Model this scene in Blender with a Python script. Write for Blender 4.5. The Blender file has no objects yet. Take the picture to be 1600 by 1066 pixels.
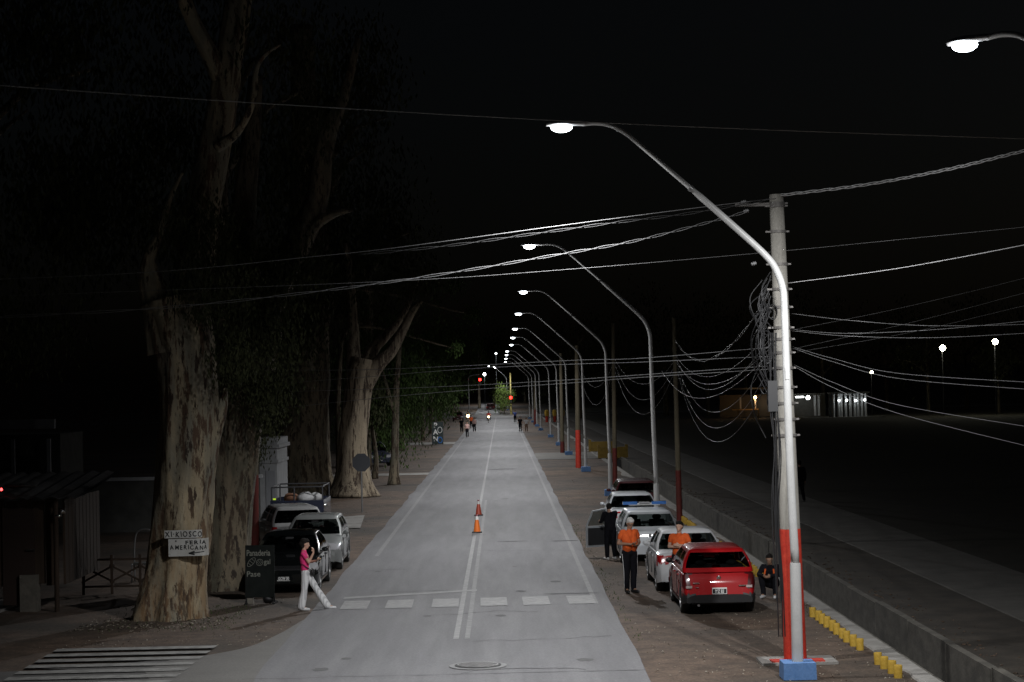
import bpy, bmesh, math, random
from mathutils import Vector, Matrix, Euler, noise
random.seed(7)
HAZE = 0
R = math.radians
S = bpy.context.scene
COL = S.collection
# ------------------------------------------------------------------ camera
F = 3200.0; CW, CH = 1600, 1066; HC = 5.0
roll = R(1.2)
Yc = Vector(((783-800)/F, -(608-533)/F, -1)).normalized()
up = Vector((-math.sin(roll), math.cos(roll), 0))
Zc = (up - Yc*up.dot(Yc)).normalized()
Xc = Yc.cross(Zc)
RM = Matrix((Xc, Yc, Zc))                      # cam -> world rotation
CAM = Vector((0, 0, HC))
cd = bpy.data.cameras.new('camera'); cam = bpy.data.objects.new('camera', cd); COL.objects.link(cam)
cd.sensor_width = 36; cd.lens = 36*F/CW; cd.clip_start = .1; cd.clip_end = 6000
cam.matrix_world = Matrix.Translation(CAM) @ RM.to_4x4()
S.camera = cam
def ray(x, y): return RM @ Vector(((x-CW/2)/F, -(y-CH/2)/F, -1))
def gp(x, y, z=0.0):                            # pixel -> point on a level plane
    d = ray(x, y); t = (z-HC)/d.z; return CAM + d*t
def dp(x, y, D):                                # pixel -> point at distance D down the road
    d = ray(x, y); return CAM + d*(D/d.y)
# ------------------------------------------------------------------ helpers
def link(o, parent=None):
    COL.objects.link(o)
    if parent: o.parent = parent
    return o
def tag(o, label=None, cat=None, group=None, kind=None):
    if label: o['label'] = label
    if cat: o['category'] = cat
    if group: o['group'] = group
    if kind: o['kind'] = kind
    return o
def thing(name, label, cat, loc=(0,0,0), rz=0, group=None):
    o = bpy.data.objects.new(name, None); COL.objects.link(o)
    o.empty_display_size = .2
    o.location = loc; o.rotation_euler = (0, 0, rz)
    return tag(o, label, cat, group)
def copy_tree(o, parent=None):
    c = o.copy(); link(c, parent)
    for ch in KIDS.get(o.name, []):
        copy_tree_child(ch, c)
    return c
KIDS = {}
def copy_tree_child(o, parent):
    c = o.copy(); COL.objects.link(c); c.parent = parent
    for ch in KIDS.get(o.name, []): copy_tree_child(ch, c)
class MB:
    def __init__(s): s.v = []; s.f = []; s.mi = []
    def add(s, vs, fs, M=None, mi=0):
        b = len(s.v)
        for p in vs:
            p = Vector(p)
            s.v.append(M @ p if M else p)
        for f in fs: s.f.append([b+i for i in f]); s.mi.append(mi)
        return s
    def box(s, c, d, rot=None, M=None, mi=0, taper=1.0):
        x, y, z = d[0]/2, d[1]/2, d[2]/2; t = taper
        vs = [(-x,-y,-z),(x,-y,-z),(x,y,-z),(-x,y,-z),(-x*t,-y*t,z),(x*t,-y*t,z),(x*t,y*t,z),(-x*t,y*t,z)]
        fs = [(0,3,2,1),(4,5,6,7),(0,1,5,4),(1,2,6,5),(2,3,7,6),(3,0,4,7)]
        T = Matrix.Translation(c)
        if rot: T = T @ Euler(rot).to_matrix().to_4x4()
        if M: T = M @ T
        return s.add(vs, fs, T, mi)
    def tube(s, pts, rad, n=8, cap=True, M=None, mi=0, rfun=None, sx=1.0):
        pts = [Vector(p) for p in pts]; k = len(pts)
        if not hasattr(rad, '__len__'): rad = [rad]*k
        t0 = (pts[1]-pts[0]).normalized()
        a = t0.orthogonal().normalized() if abs(t0.z) < .9 else Vector((1,0,0))
        a = (a - t0*a.dot(t0)).normalized()
        vs = []; fs = []
        for i in range(k):
            t = (pts[min(i+1,k-1)]-pts[max(i-1,0)]).normalized()
            a = (a - t*a.dot(t)).normalized(); b = t.cross(a)
            for j in range(n):
                th = 2*math.pi*j/n; r = rad[i]
                if rfun: r = rfun(r, th, pts[i], i/(k-1))
                vs.append(pts[i] + a*(math.cos(th)*r*sx) + b*(math.sin(th)*r))
        for i in range(k-1):
            for j in range(n):
                fs.append((i*n+j, i*n+(j+1)%n, (i+1)*n+(j+1)%n, (i+1)*n+j))
        if cap:
            fs.append(tuple(reversed(range(n)))); fs.append(tuple(range((k-1)*n, k*n)))
        return s.add(vs, fs, M, mi)
    def lathe(s, prof, n=16, M=None, mi=0):
        vs = []; fs = []; k = len(prof)
        for r, z in prof:
            for j in range(n):
                th = 2*math.pi*j/n; vs.append((r*math.cos(th), r*math.sin(th), z))
        for i in range(k-1):
            for j in range(n): fs.append((i*n+j, i*n+(j+1)%n, (i+1)*n+(j+1)%n, (i+1)*n+j))
        fs.append(tuple(reversed(range(n)))); fs.append(tuple(range((k-1)*n, k*n)))
        return s.add(vs, fs, M, mi)
    def ball(s, c, r, M=None, mi=0, nu=12, nv=8):
        r = r if hasattr(r, '__len__') else (r, r, r)
        T = Matrix.Translation(c) @ Matrix.Diagonal((r[0], r[1], r[2], 1))
        if M: T = M @ T
        prof = [(max(.02, math.sin(math.pi*i/nv)), -math.cos(math.pi*i/nv)) for i in range(nv+1)]
        return s.lathe(prof, nu, T, mi)
    def poly(s, pts, z0, z1=None, M=None):      # flat polygon or prism (pts are xy)
        n = len(pts)
        if z1 is None: return s.add([(p[0],p[1],z0) for p in pts], [tuple(range(n))], M)
        vs = [(p[0],p[1],z0) for p in pts] + [(p[0],p[1],z1) for p in pts]
        fs = [tuple(reversed(range(n))), tuple(range(n,2*n))] + [(i,(i+1)%n,n+(i+1)%n,n+i) for i in range(n)]
        return s.add(vs, fs, M)
    def mesh(s, name, off=None):
        m = bpy.data.meshes.new(name)
        off = Vector(off) if off is not None else Vector((0,0,0))
        m.from_pydata([p-off for p in s.v], [], s.f); m.update()
        return m
    def build(s, name, mats, parent=None, smooth=False, loc=None, world=False, angle=None, **kw):
        """world=True: verts are world coords, re-based on parent / loc"""
        off = None
        if world:
            off = parent_world(parent) if parent else Vector(loc if loc is not None else (0,0,0))
        m = s.mesh(name, off)
        if not isinstance(mats, (list, tuple)): mats = [mats]
        for a in mats: m.materials.append(a)
        if len(mats) > 1: m.polygons.foreach_set('material_index', s.mi)
        if smooth:
            m.polygons.foreach_set('use_smooth', [True]*len(m.polygons))
            if angle: m.set_sharp_from_angle(angle=R(angle))
        o = bpy.data.objects.new(name, m); COL.objects.link(o)
        if parent:
            o.parent = parent; KIDS.setdefault(parent.name, []).append(o)
        elif loc is not None: o.location = loc
        tag(o, **kw)
        return o
def parent_world(p):
    v = Vector((0,0,0))
    while p: v += p.location; p = p.parent
    return v
def catmull(pts, per=6):
    P = [Vector(p) for p in pts]; out = []
    P = [P[0]*2-P[1]] + P + [P[-1]*2-P[-2]]
    for i in range(1, len(P)-2):
        a,b,c,d = P[i-1:i+3]
        for k in range(per):
            t = k/per
            out.append(.5*((2*b)+(c-a)*t+(2*a-5*b+4*c-d)*t*t+(3*b-a-3*c+d)*t**3))
    out.append(P[-2]); return out
def catmull1(vals, per=6):
    return [v.x for v in catmull([(x,0,0) for x in vals], per)]
def text_verts(s, size, align='LEFT', bold=0.0, shear=0.0, xs=1.0, jitter=0):
    """returns list of (verts, faces) for a string lying in the XY plane"""
    c = bpy.data.curves.new('txt', 'FONT'); c.body = s; c.size = size; c.align_x = align; c.offset = bold; c.shear = shear
    c.resolution_u = 3
    o = bpy.data.objects.new('txt', c); COL.objects.link(o)
    dg = bpy.context.evaluated_depsgraph_get()
    m = bpy.data.meshes.new_from_object(o.evaluated_get(dg))
    vs = [Vector((v.co.x*xs, v.co.y, 0)) for v in m.vertices]; fs = [tuple(p.vertices) for p in m.polygons]
    bpy.data.objects.remove(o); bpy.data.curves.remove(c); bpy.data.meshes.remove(m)
    return vs, fs
# ------------------------------------------------------------------ materials
MATS = {}
def mat(name, col, rough=.7, metal=0, col2=None, scale=6, stretch=(1,1,1), bump=0, bscale=40, emit=None, es=0, spec=.5, coat=0, lo=.35, hi=.65, detail=6, col3=None, s3=1, lo3=.55, hi3=.6, grain=0, gscale=28):
    m = bpy.data.materials.new(name); m.use_nodes = True; nt = m.node_tree; N = nt.nodes; L = nt.links
    b = N['Principled BSDF']
    b.inputs['Base Color'].default_value = (*col, 1); b.inputs['Roughness'].default_value = rough
    b.inputs['Metallic'].default_value = metal; b.inputs['Specular IOR Level'].default_value = spec
    b.inputs['Coat Weight'].default_value = coat; b.inputs['Coat Roughness'].default_value = .05
    tc = N.new('ShaderNodeTexCoord')
    if col2 is not None:
        mp = N.new('ShaderNodeMapping'); mp.inputs['Scale'].default_value = stretch
        L.new(tc.outputs['Object'], mp.inputs['Vector'])
        n = N.new('ShaderNodeTexNoise'); n.inputs['Scale'].default_value = scale; n.inputs['Detail'].default_value = detail
        n.inputs['Roughness'].default_value = .65
        L.new(mp.outputs[0], n.inputs['Vector'])
        r = N.new('ShaderNodeValToRGB'); r.color_ramp.elements[0].position = lo; r.color_ramp.elements[1].position = hi
        r.color_ramp.elements[0].color = (*col, 1); r.color_ramp.elements[1].color = (*col2, 1)
        L.new(n.outputs['Fac'], r.inputs[0]); out = r.outputs[0]
        if col3 is not None:
            n3 = N.new('ShaderNodeTexNoise'); n3.inputs['Scale'].default_value = s3; n3.inputs['Detail'].default_value = 5
            L.new(mp.outputs[0], n3.inputs['Vector'])
            r3 = N.new('ShaderNodeValToRGB'); r3.color_ramp.elements[0].position = lo3; r3.color_ramp.elements[1].position = hi3
            L.new(n3.outputs['Fac'], r3.inputs[0])
            mx = N.new('ShaderNodeMix'); mx.data_type = 'RGBA'
            L.new(r3.outputs[0], mx.inputs[0]); L.new(out, mx.inputs[6]); mx.inputs[7].default_value = (*col3, 1)
            out = mx.outputs[2]
        if grain:
            ng = N.new('ShaderNodeTexNoise'); ng.inputs['Scale'].default_value = gscale; ng.inputs['Detail'].default_value = 3; ng.inputs['Roughness'].default_value = .8
            L.new(tc.outputs['Object'], ng.inputs['Vector'])
            mr = N.new('ShaderNodeMapRange'); mr.inputs[1].default_value = .3; mr.inputs[2].default_value = .7; mr.inputs[3].default_value = 1-grain; mr.inputs[4].default_value = 1+grain
            L.new(ng.outputs['Fac'], mr.inputs[0]); vm = N.new('ShaderNodeVectorMath'); vm.operation = 'SCALE'
            L.new(out, vm.inputs[0]); L.new(mr.outputs[0], vm.inputs['Scale']); out = vm.outputs[0]
        L.new(out, b.inputs['Base Color'])
    if bump:
        n2 = N.new('ShaderNodeTexNoise'); n2.inputs['Scale'].default_value = bscale; n2.inputs['Detail'].default_value = 5
        L.new(tc.outputs['Object'], n2.inputs['Vector'])
        bp = N.new('ShaderNodeBump'); bp.inputs['Strength'].default_value = bump; bp.inputs['Distance'].default_value = .02
        L.new(n2.outputs['Fac'], bp.inputs['Height']); L.new(bp.outputs[0], b.inputs['Normal'])
    if emit is not None:
        b.inputs['Emission Color'].default_value = (*emit, 1); b.inputs['Emission Strength'].default_value = es
    MATS[name] = m; return m
M_dirt = mat('dirt', (.052,.034,.023), .95, col2=(.150,.103,.072), scale=1.9, detail=10, bump=.9, bscale=9, grain=.45, gscale=14, lo=.3, hi=.7, col3=(.04,.033,.024), s3=.25, lo3=.45, hi3=.7)
M_dirt_dark = mat('dirt_verge', (.03,.025,.019), .95, col2=(.065,.053,.04), scale=1.0, bump=.6, bscale=8)
M_asph = mat('asphalt', (.112,.111,.115), .8, col2=(.190,.188,.195), scale=.7, stretch=(1.9,.16,1), bump=.3, bscale=60, lo=.25, hi=.75, col3=(.19,.19,.192), s3=1.1, lo3=.48, hi3=.8, spec=.35, detail=10, grain=.20, gscale=22)
M_asph_near = mat('asphalt_old', (.128,.123,.113), .85, detail=10, grain=.24, gscale=24, col2=(.165,.159,.148), scale=.9, stretch=(.5,1.3,1), bump=.25, bscale=90, lo=.3, hi=.75, col3=(.115,.11,.105), s3=.8, lo3=.55, hi3=.75)
M_side = mat('asphalt_side', (.080,.077,.073), .85, grain=.25, detail=9, col2=(.14,.135,.128), scale=.9, stretch=(.35,1.4,1), bump=.3, bscale=80, lo=.3, hi=.8)
M_paint = mat('road_paint', (.18,.18,.178), .78, col2=(.29,.29,.285), scale=6, lo=.3, hi=.62, detail=8)
M_paint_w = mat('road_paint_worn', (.155,.155,.155), .78, col2=(.235,.235,.232), scale=7, lo=.35, hi=.65, detail=8)
M_zebra = mat('zebra_paint', (.13,.128,.12), .8, col2=(.30,.295,.28), scale=4, lo=.3, hi=.6, detail=9)
M_crack = mat('crack_tar', (.05,.05,.05), .9)
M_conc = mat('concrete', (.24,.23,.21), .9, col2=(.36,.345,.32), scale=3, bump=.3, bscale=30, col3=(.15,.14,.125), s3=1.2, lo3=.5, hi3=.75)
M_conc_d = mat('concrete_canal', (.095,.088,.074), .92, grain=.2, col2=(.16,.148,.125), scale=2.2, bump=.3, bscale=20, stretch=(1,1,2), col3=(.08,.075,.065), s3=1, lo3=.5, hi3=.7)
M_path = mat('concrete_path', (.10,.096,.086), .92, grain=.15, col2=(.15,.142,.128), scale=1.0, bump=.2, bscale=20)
M_grass = mat('field', (.020,.018,.011), .95, col2=(.036,.031,.019), scale=.8, bump=.5, bscale=7)
M_pole = mat('white_pole_paint', (.44,.44,.43), .42, col2=(.52,.52,.51), scale=3, spec=.5)
M_cpole = mat('pole_concrete', (.22,.21,.185), .85, grain=.12, col2=(.32,.305,.27), scale=4, stretch=(2,2,.5), bump=.15, bscale=40, col3=(.30,.28,.25), s3=2.5, lo3=.55, hi3=.75)
M_redd = mat('red_band_dim', (.12,.012,.008), .8, col2=(.07,.012,.008), scale=5)  # darker copy of the red, weaker light off the lamp line put into it
M_red = mat('red_band_paint', (.42,.022,.010), .7, col2=(.50,.045,.022), scale=7, grain=.15)
M_blue = mat('blue_block_paint', (.09,.21,.46), .75, col2=(.13,.26,.52), scale=8, grain=.12)
M_yel = mat('yellow_paint', (.40,.24,.02), .75, col2=(.52,.34,.045), scale=9)
M_wood = mat('pole_wood', (.07,.06,.035), .9, col2=(.12,.10,.065), scale=4, stretch=(3,3,.3), bump=.3)
M_metal = mat('steel', (.35,.35,.35), .4, .8)
M_dark = mat('black_plastic', (.012,.012,.013), .5)
M_rub = mat('rubber', (.02,.02,.02), .8)
M_cable_p = mat('cable_brightened', (.6,.6,.6), .4)  # paler copy, the lamp light these cables miss is put into the colour
M_cable = mat('cable_black', (.03,.03,.03), .5)
M_cable_l = mat('cable_bare', (.15,.15,.15), .45, .2)
M_lens = mat('led_lens', (1,1,1), .3, emit=(.86,.93,1), es=14)
M_lumi = mat('luminaire_grey', (.6,.6,.6), .4)
def bark(name, c1, c2, c3, c4, z=.35, low=None):
    m = mat(name, c1, .9, bump=1.0, bscale=9); nt = m.node_tree; N = nt.nodes; L = nt.links; b = N['Principled BSDF']
    tc = N.new('ShaderNodeTexCoord'); mp = N.new('ShaderNodeMapping'); mp.inputs['Scale'].default_value = (1.6,1.6,z)
    L.new(tc.outputs['Object'], mp.inputs['Vector'])
    def ramp(scale, lo, hi, off):
        n = N.new('ShaderNodeTexNoise'); n.inputs['Scale'].default_value = scale; n.inputs['Detail'].default_value = 7; n.inputs['Roughness'].default_value = .7
        mo = N.new('ShaderNodeVectorMath'); mo.operation = 'ADD'; mo.inputs[1].default_value = (off, off, off)
        L.new(mp.outputs[0], mo.inputs[0]); L.new(mo.outputs[0], n.inputs['Vector'])
        r = N.new('ShaderNodeValToRGB'); r.color_ramp.elements[0].position = lo; r.color_ramp.elements[1].position = hi
        L.new(n.outputs['Fac'], r.inputs[0]); return r.outputs[0]
    prev = None
    for (c, sc, lo, hi, off) in ((c2, 1.3, .42, .58, 0), (c3, 2.9, .53, .57, 17), (c4, 4.6, .55, .59, 41)):
        mx = N.new('ShaderNodeMix'); mx.data_type = 'RGBA'
        L.new(ramp(sc, lo, hi, off), mx.inputs[0])
        if prev is None: mx.inputs[6].default_value = (*c1, 1)
        else: L.new(prev, mx.inputs[6])
        mx.inputs[7].default_value = (*c, 1); prev = mx.outputs[2]
    if low:      # lower trunk wears more orange and dark stains
        sx = N.new('ShaderNodeSeparateXYZ'); L.new(tc.outputs['Object'], sx.inputs[0])
        mr = N.new('ShaderNodeMapRange'); mr.inputs[1].default_value = 0; mr.inputs[2].default_value = 3.4; mr.inputs[3].default_value = .75; mr.inputs[4].default_value = 0
        L.new(sx.outputs[2], mr.inputs[0]); mu = N.new('ShaderNodeMath'); mu.operation = 'MULTIPLY'
        L.new(mr.outputs[0], mu.inputs[0]); L.new(ramp(3.1, .40, .58, 63), mu.inputs[1])
        mx = N.new('ShaderNodeMix'); mx.data_type = 'RGBA'; L.new(mu.outputs[0], mx.inputs[0]); L.new(prev, mx.inputs[6]); mx.inputs[7].default_value = (*low, 1); prev = mx.outputs[2]
        mu2 = N.new('ShaderNodeMath'); mu2.operation = 'MULTIPLY'; L.new(mr.outputs[0], mu2.inputs[0]); L.new(ramp(5.3, .54, .60, 87), mu2.inputs[1])
        mx = N.new('ShaderNodeMix'); mx.data_type = 'RGBA'; L.new(mu2.outputs[0], mx.inputs[0]); L.new(prev, mx.inputs[6]); mx.inputs[7].default_value = (.03,.018,.012, 1); prev = mx.outputs[2]
    L.new(prev, b.inputs['Base Color']); return m
M_bark1 = bark('bark_eucalyptus', (.20,.185,.14), (.33,.275,.18), (.095,.058,.036), (.035,.022,.015), z=.34, low=(.25,.155,.075))
M_bark2 = bark('bark_dark', (.12,.11,.078), (.21,.17,.115), (.065,.045,.03), (.04,.03,.022))
M_bark3 = bark('bark_strips', (.19,.155,.11), (.33,.27,.19), (.06,.04,.028), (.045,.03,.02), z=.12)
def leafmat(name, c1, c2):
    m = mat(name, c1, .9, col2=c2, scale=1.1, lo=.35, hi=.65, spec=.12)
    b = m.node_tree.nodes['Principled BSDF']; b.inputs['Subsurface Weight'].default_value = 0
    return m
M_leaf = leafmat('leaf_olive', (.028,.032,.015), (.060,.066,.032))
M_leaf2 = leafmat('leaf_green', (.030,.050,.016), (.070,.110,.032))
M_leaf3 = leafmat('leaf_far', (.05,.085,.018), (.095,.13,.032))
M_glass = bpy.data.materials.new('car_glass'); M_glass.use_nodes = True
nt = M_glass.node_tree; nt.nodes.clear()
o_ = nt.nodes.new('ShaderNodeOutputMaterial'); mx_ = nt.nodes.new('ShaderNodeMixShader'); t_ = nt.nodes.new('ShaderNodeBsdfTransparent')
g_ = nt.nodes.new('ShaderNodeBsdfGlossy'); f_ = nt.nodes.new('ShaderNodeFresnel')
t_.inputs[0].default_value = (.30,.33,.32,1); g_.inputs['Roughness'].default_value = .03; f_.inputs[0].default_value = 1.5
nt.links.new(f_.outputs[0], mx_.inputs[0]); nt.links.new(t_.outputs[0], mx_.inputs[1]); nt.links.new(g_.outputs[0], mx_.inputs[2]); nt.links.new(mx_.outputs[0], o_.inputs[0])
M_chrome = mat('chrome', (.8,.8,.8), .12, 1)
M_inter = mat('car_interior', (.02,.02,.022), .8)
M_platew = mat('plate_white', (.7,.7,.68), .5)
M_tail = mat('taillight_red', (.35,.01,.012), .2, coat=.5)
M_taildark = mat('taillight_smoked', (.07,.004,.005), .3, coat=.5)
M_clear = mat('lamp_clear', (.6,.6,.62), .12, .3, coat=1)
def skinmat(n, c): return mat(n, c, .6)
M_skin = skinmat('skin_light', (.45,.27,.19)); M_skin2 = skinmat('skin_tan', (.30,.17,.11))
M_orange = mat('shirt_orange', (.62,.095,.008), .85, col2=(.50,.07,.007), scale=12, bump=.3, bscale=14)
M_blackcl = mat('cloth_black', (.006,.006,.008), .95, col2=(.010,.010,.013), scale=10, spec=.12)
M_whitecl = mat('cloth_white', (.6,.6,.6), .85, col2=(.5,.5,.5), scale=10)
M_pink = mat('shirt_pink', (.72,.035,.19), .85, col2=(.60,.03,.15), scale=12, bump=.3, bscale=14)
M_hairb = mat('hair_black', (.010,.008,.007), .8, spec=.15); M_hairg = mat('hair_grey', (.45,.44,.42), .7)
def stripes(name, a, b, sc):
    m = mat(name, a, .85); nt = m.node_tree; N = nt.nodes
    tc = N.new('ShaderNodeTexCoord'); w = N.new('ShaderNodeTexWave'); w.wave_type = 'BANDS'; w.bands_direction = 'DIAGONAL'
    mp = N.new('ShaderNodeMapping'); mp.inputs['Scale'].default_value = (1,1,0)
    nt.links.new(tc.outputs['Object'], mp.inputs[0]); nt.links.new(mp.outputs[0], w.inputs['Vector'])
    w.inputs['Scale'].default_value = sc; r = N.new('ShaderNodeValToRGB')
    r.color_ramp.elements[0].color = (*b,1); r.color_ramp.elements[1].color = (*a,1); r.color_ramp.elements[0].position = .25; r.color_ramp.elements[1].position = .5
    nt.links.new(w.outputs['Fac'], r.inputs[0]); nt.links.new(r.outputs[0], N['Principled BSDF'].inputs['Base Color']); return m
M_stripe = stripes('trouser_stripe', (.62,.62,.62), (.42,.42,.43), 9)
# ------------------------------------------------------------------ world
w = bpy.data.worlds.new('World'); S.world = w; w.use_nodes = True
nt = w.node_tree; bg = nt.nodes['Background']; sky = nt.nodes.new('ShaderNodeTexSky'); sky.sky_type = 'NISHITA'
sky.sun_disc = False; sky.sun_elevation = R(35); sky.sun_rotation = R(60); sky.dust_density = 4
nt.links.new(sky.outputs[0], bg.inputs[0]); bg.inputs[1].default_value = .0005
sd = bpy.data.lights.new('moon', 'SUN'); sd.energy = .004; sd.angle = R(.5); sd.color = (.8,.88,1)
so = bpy.data.objects.new('moon', sd); COL.objects.link(so); so.rotation_euler = (R(55), 0, R(-60)+math.pi)
S.view_settings.view_transform = 'Standard'; S.view_settings.look = 'None'; S.view_settings.gamma = 1; S.view_settings.exposure = 0
S.cycles.use_denoising = True
S.cycles.max_bounces = 5; S.cycles.transparent_max_bounces = 12; S.cycles.sample_clamp_indirect = 4
try: S.cycles.use_light_tree = True
except Exception: pass
# ------------------------------------------------------------------ ground
def gz(y): return 0 if y < 385 else (y-385)*.011
CN, CF = 7.14, 8.38           # canal near / far edge
def build_ground():
    xs = [-900,-300,-120,-60,-30,-16,-10,-6,-2,2,5, CN, CN+.03, CF-.03, CF, 9.2, 10.6, 13.2, 20, 40, 80, 160, 400, 1000]
    ys = [-60,0,20,30,36,42,50,60,75,90,110,135,160,200,250,300,350,385,420,500,650,900,1500,3000]
    mb = MB(); vs = []; fs = []
    for y in ys:
        for x in xs:
            z = gz(y)
            if CN < x < CF: z -= .95
            vs.append((x, y, z))
    n = len(xs)
    for j in range(len(ys)-1):
        for i in range(n-1):
            mb_i = 0 if xs[i+1] <= CN else (1 if xs[i+1] <= 13.3 else 2)
            mb.add([], []); fs.append(((j*n+i, j*n+i+1, (j+1)*n+i+1, (j+1)*n+i), mb_i))
    b = 0; mb.v = [Vector(v) for v in vs]
    for f, mi in fs: mb.f.append(list(f)); mb.mi.append(mi)
    mb.build('ground', [M_dirt, M_dirt_dark, M_grass], kind='structure')
build_ground()
def strip(name, x0, x1, y0, y1, z, m, step=2.0, jl=0, jr=0, seed=0, kind='structure', thick=0, **kw):
    mb = MB(); n = max(1, int((y1-y0)/step)); vs = []; fs = []
    for i in range(n+1):
        y = y0+(y1-y0)*i/n
        a = x0 + jl*noise.noise(Vector((seed, y*.22, 0))) + jl*.22*noise.noise(Vector((seed, y*1.5, 3)))
        b = x1 + jr*noise.noise(Vector((seed+9, y*.22, 0))) + jr*.22*noise.noise(Vector((seed+9, y*1.5, 3)))
        g = gz(y)
        if thick: vs += [(a-.02, y, g), (a, y, g+z), (b, y, g+z), (b+.02, y, g)]
        else: vs += [(a, y, g+z), (b, y, g+z)]
    k = 4 if thick else 2
    for i in range(n):
        for j in range(k-1): fs.append((i*k+j, i*k+j+1, (i+1)*k+j+1, (i+1)*k+j))
    mb.add(vs, fs); return mb.build(name, m, kind=kind, **kw)
ZR = .035
RL, RR = -4.42, 2.42
strip('road', RL, RR, 33.9, 372, ZR, M_asph, .35, .10, .06, 1, thick=1)
strip('road_near_section', -6.4, RR+.03, 4, 33.87, ZR+.002, M_asph_near, .4, .9, .08, 1, thick=1)
# side street joining from the left, with a rounded mouth
sp = [(-90,37.0),(-30,37.2),(-9.8,37.6),(-8.7,38.1),(-6.3,38.9),(-5.2,40.2),(-4.75,42.2),(-4.45,45.0)]
mb = MB(); dense = [(p.x, p.y+.10*noise.noise(Vector((p.x*1.5, p.y, 0)))) for p in catmull([(a,b,0) for a,b in sp], 8)]
poly = [(-90,20)] + dense + [(-4.36,45),(-4.36,34),(-4.55,34),(-4.55,20)]
mb.poly(poly, .022); mb.build('side_street', M_side, kind='structure')
mouth = [q_ for q_ in dense if q_[0] > -6.4]
mb = MB(); mb.poly([(-6.45,33.87),(-6.7,35),(-6.3,36.2),(-6.6,37.4)]+mouth+[(-4.36,45),(-4.36,33.87)], .030); mb.build('street_mouth', M_asph_near, kind='structure')
for k, (y, t) in enumerate(((33.9, .035), (35.9, .018), (32.6,.02))):
    mb = MB(); pts = []
    n = 60
    for i in range(n+1):
        x = RL-.2+(RR-RL+.2)*i/n; yy = y+.1*noise.noise(Vector((x*1.2, k*7, 0)))+.012*(x)
        pts.append((x, yy, abs(t*(.7+.8*noise.noise(Vector((x*3, k, 2)))))))
    vs = []; fs = []
    for x, yy, q in pts: vs += [(x, yy-q, ZR+.006), (x, yy+q, ZR+.006)]
    for i in range(n): fs.append((2*i, 2*i+2, 2*i+3, 2*i+1))
    mb.add(vs, fs); mb.build('road_crack', M_crack, kind='structure')
# tar repair seam and dark patch farther on
for (x0,x1,y,q) in ((1.5,2.4,66.5,.12),(-.25,.75,66.8,.10),(.9,2.3,49.5,.07),(-.9,.9,127,.5)):
    mb = MB(); vs=[]; fs=[]; n=24
    for i in range(n+1):
        x=x0+(x1-x0)*i/n; e=q*min(1,6*min(i,n-i)/n+.1)
        vs += [(x, y-e*(1+noise.noise(Vector((x*4,y,0)))), ZR+.005),(x, y+e*(1+noise.noise(Vector((x*4,y,5)))), ZR+.005)]
    for i in range(n): fs.append((2*i,2*i+2,2*i+3,2*i+1))
    mb.add(vs,fs); mb.build('road_repair_seam', M_crack, kind='structure')
# meandering hairline cracks, tyre-darkened wheel paths and oil drips
random.seed(77)
for k in range(16):
    y = 36+4.2*k*(1+.06*k); x = random.uniform(RL+.4, 0); P = []
    n = random.randint(10, 22)
    for i in range(n):
        P.append((x, y)); x += random.uniform(.08,.22); y += random.gauss(0,.10)
        if x > RR-.2: break
    mb = MB(); vs = []; fs = []
    for i, (px_, py_) in enumerate(P): q = random.uniform(.006,.022); vs += [(px_, py_-q, ZR+.0055), (px_, py_+q, ZR+.0055)]
    for i in range(len(P)-1): fs.append((2*i, 2*i+2, 2*i+3, 2*i+1))
    mb.add(vs, fs); mb.build('road_crack', M_crack, kind='structure')
M_oil = mat('oil_stain', (.105,.104,.104), .9, col2=(.14,.139,.139), scale=5, spec=.15)
for k in range(12):
    cx, cy, a_ = random.choice((-3.2,-1.8,.1,1.3))+random.gauss(0,.22), 36+60*random.random()**1.5, random.uniform(.05,.20)
    mb = MB(); mb.poly([(cx+a_*math.cos(t*math.pi/8)*(1+.5*noise.noise(Vector((t*.8,k,0)))), cy+a_*1.6*math.sin(t*math.pi/8)*(1+.5*noise.noise(Vector((t*.8,k,4))))) for t in range(16)], ZR+.0032)
    mb.build('oil_stain', M_oil, kind='structure')
# markings
ZP = ZR+.0045
strip('edge_line', 2.02, 2.13, 47, 330, ZP, M_paint_w)
strip('edge_line', -3.93, -3.80, 62, 330, ZP, M_paint_w)
strip('centre_line', -1.06, -.95, 41.0, 365, ZP, M_paint)
strip('centre_line', -.83, -.73, 41.0, 92, ZP, M_paint_w)
mb = MB(); mb.poly([(-3.9,49.3),(-.70,50.6),(-.70,51.0),(-3.9,49.75)], ZP+.002); mb.build('stop_line', M_paint, kind='structure')
for i, x in enumerate((-3.8,-2.77,-1.7,-.575,.41,1.46)):
    q = .62; dy = .02*x
    mb = MB(); mb.poly([(x,47.05+dy),(x+q,47.05+dy),(x+q-.02,48.9+dy),(x-.02,48.9+dy)], ZP+.004)
    mb.build('crosswalk_block', M_paint, kind='structure')
for i in range(11):
    y = 40.75-i*.80
    a = .25*noise.noise(Vector((i,3,0))); 
    mb = MB(); mb.poly([(-8.9+a,y-.42),(-5.75-.02*i,y-.40),(-5.72-.02*i,y),(-8.9+a*.5,y)], .042)
    mb.build('zebra_stripe', M_zebra, kind='structure')
for y in (372,378,386):
    strip('far_crossing_line', -4.4, .6 if y>372 else 2.3, y, y+1.2, ZR+.004, M_paint, 1.2)
strip('cross_street', -200, 300, 372.2, 392, .03, M_side, 5)
strip('far_road', -5.2, -.4, 392, 640, .04, M_asph, 6)
for i in range(5): strip('far_speed_bump', -5.1, -.5, 400+i*22, 402+i*22, .16, M_paint_w, 1)
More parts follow.
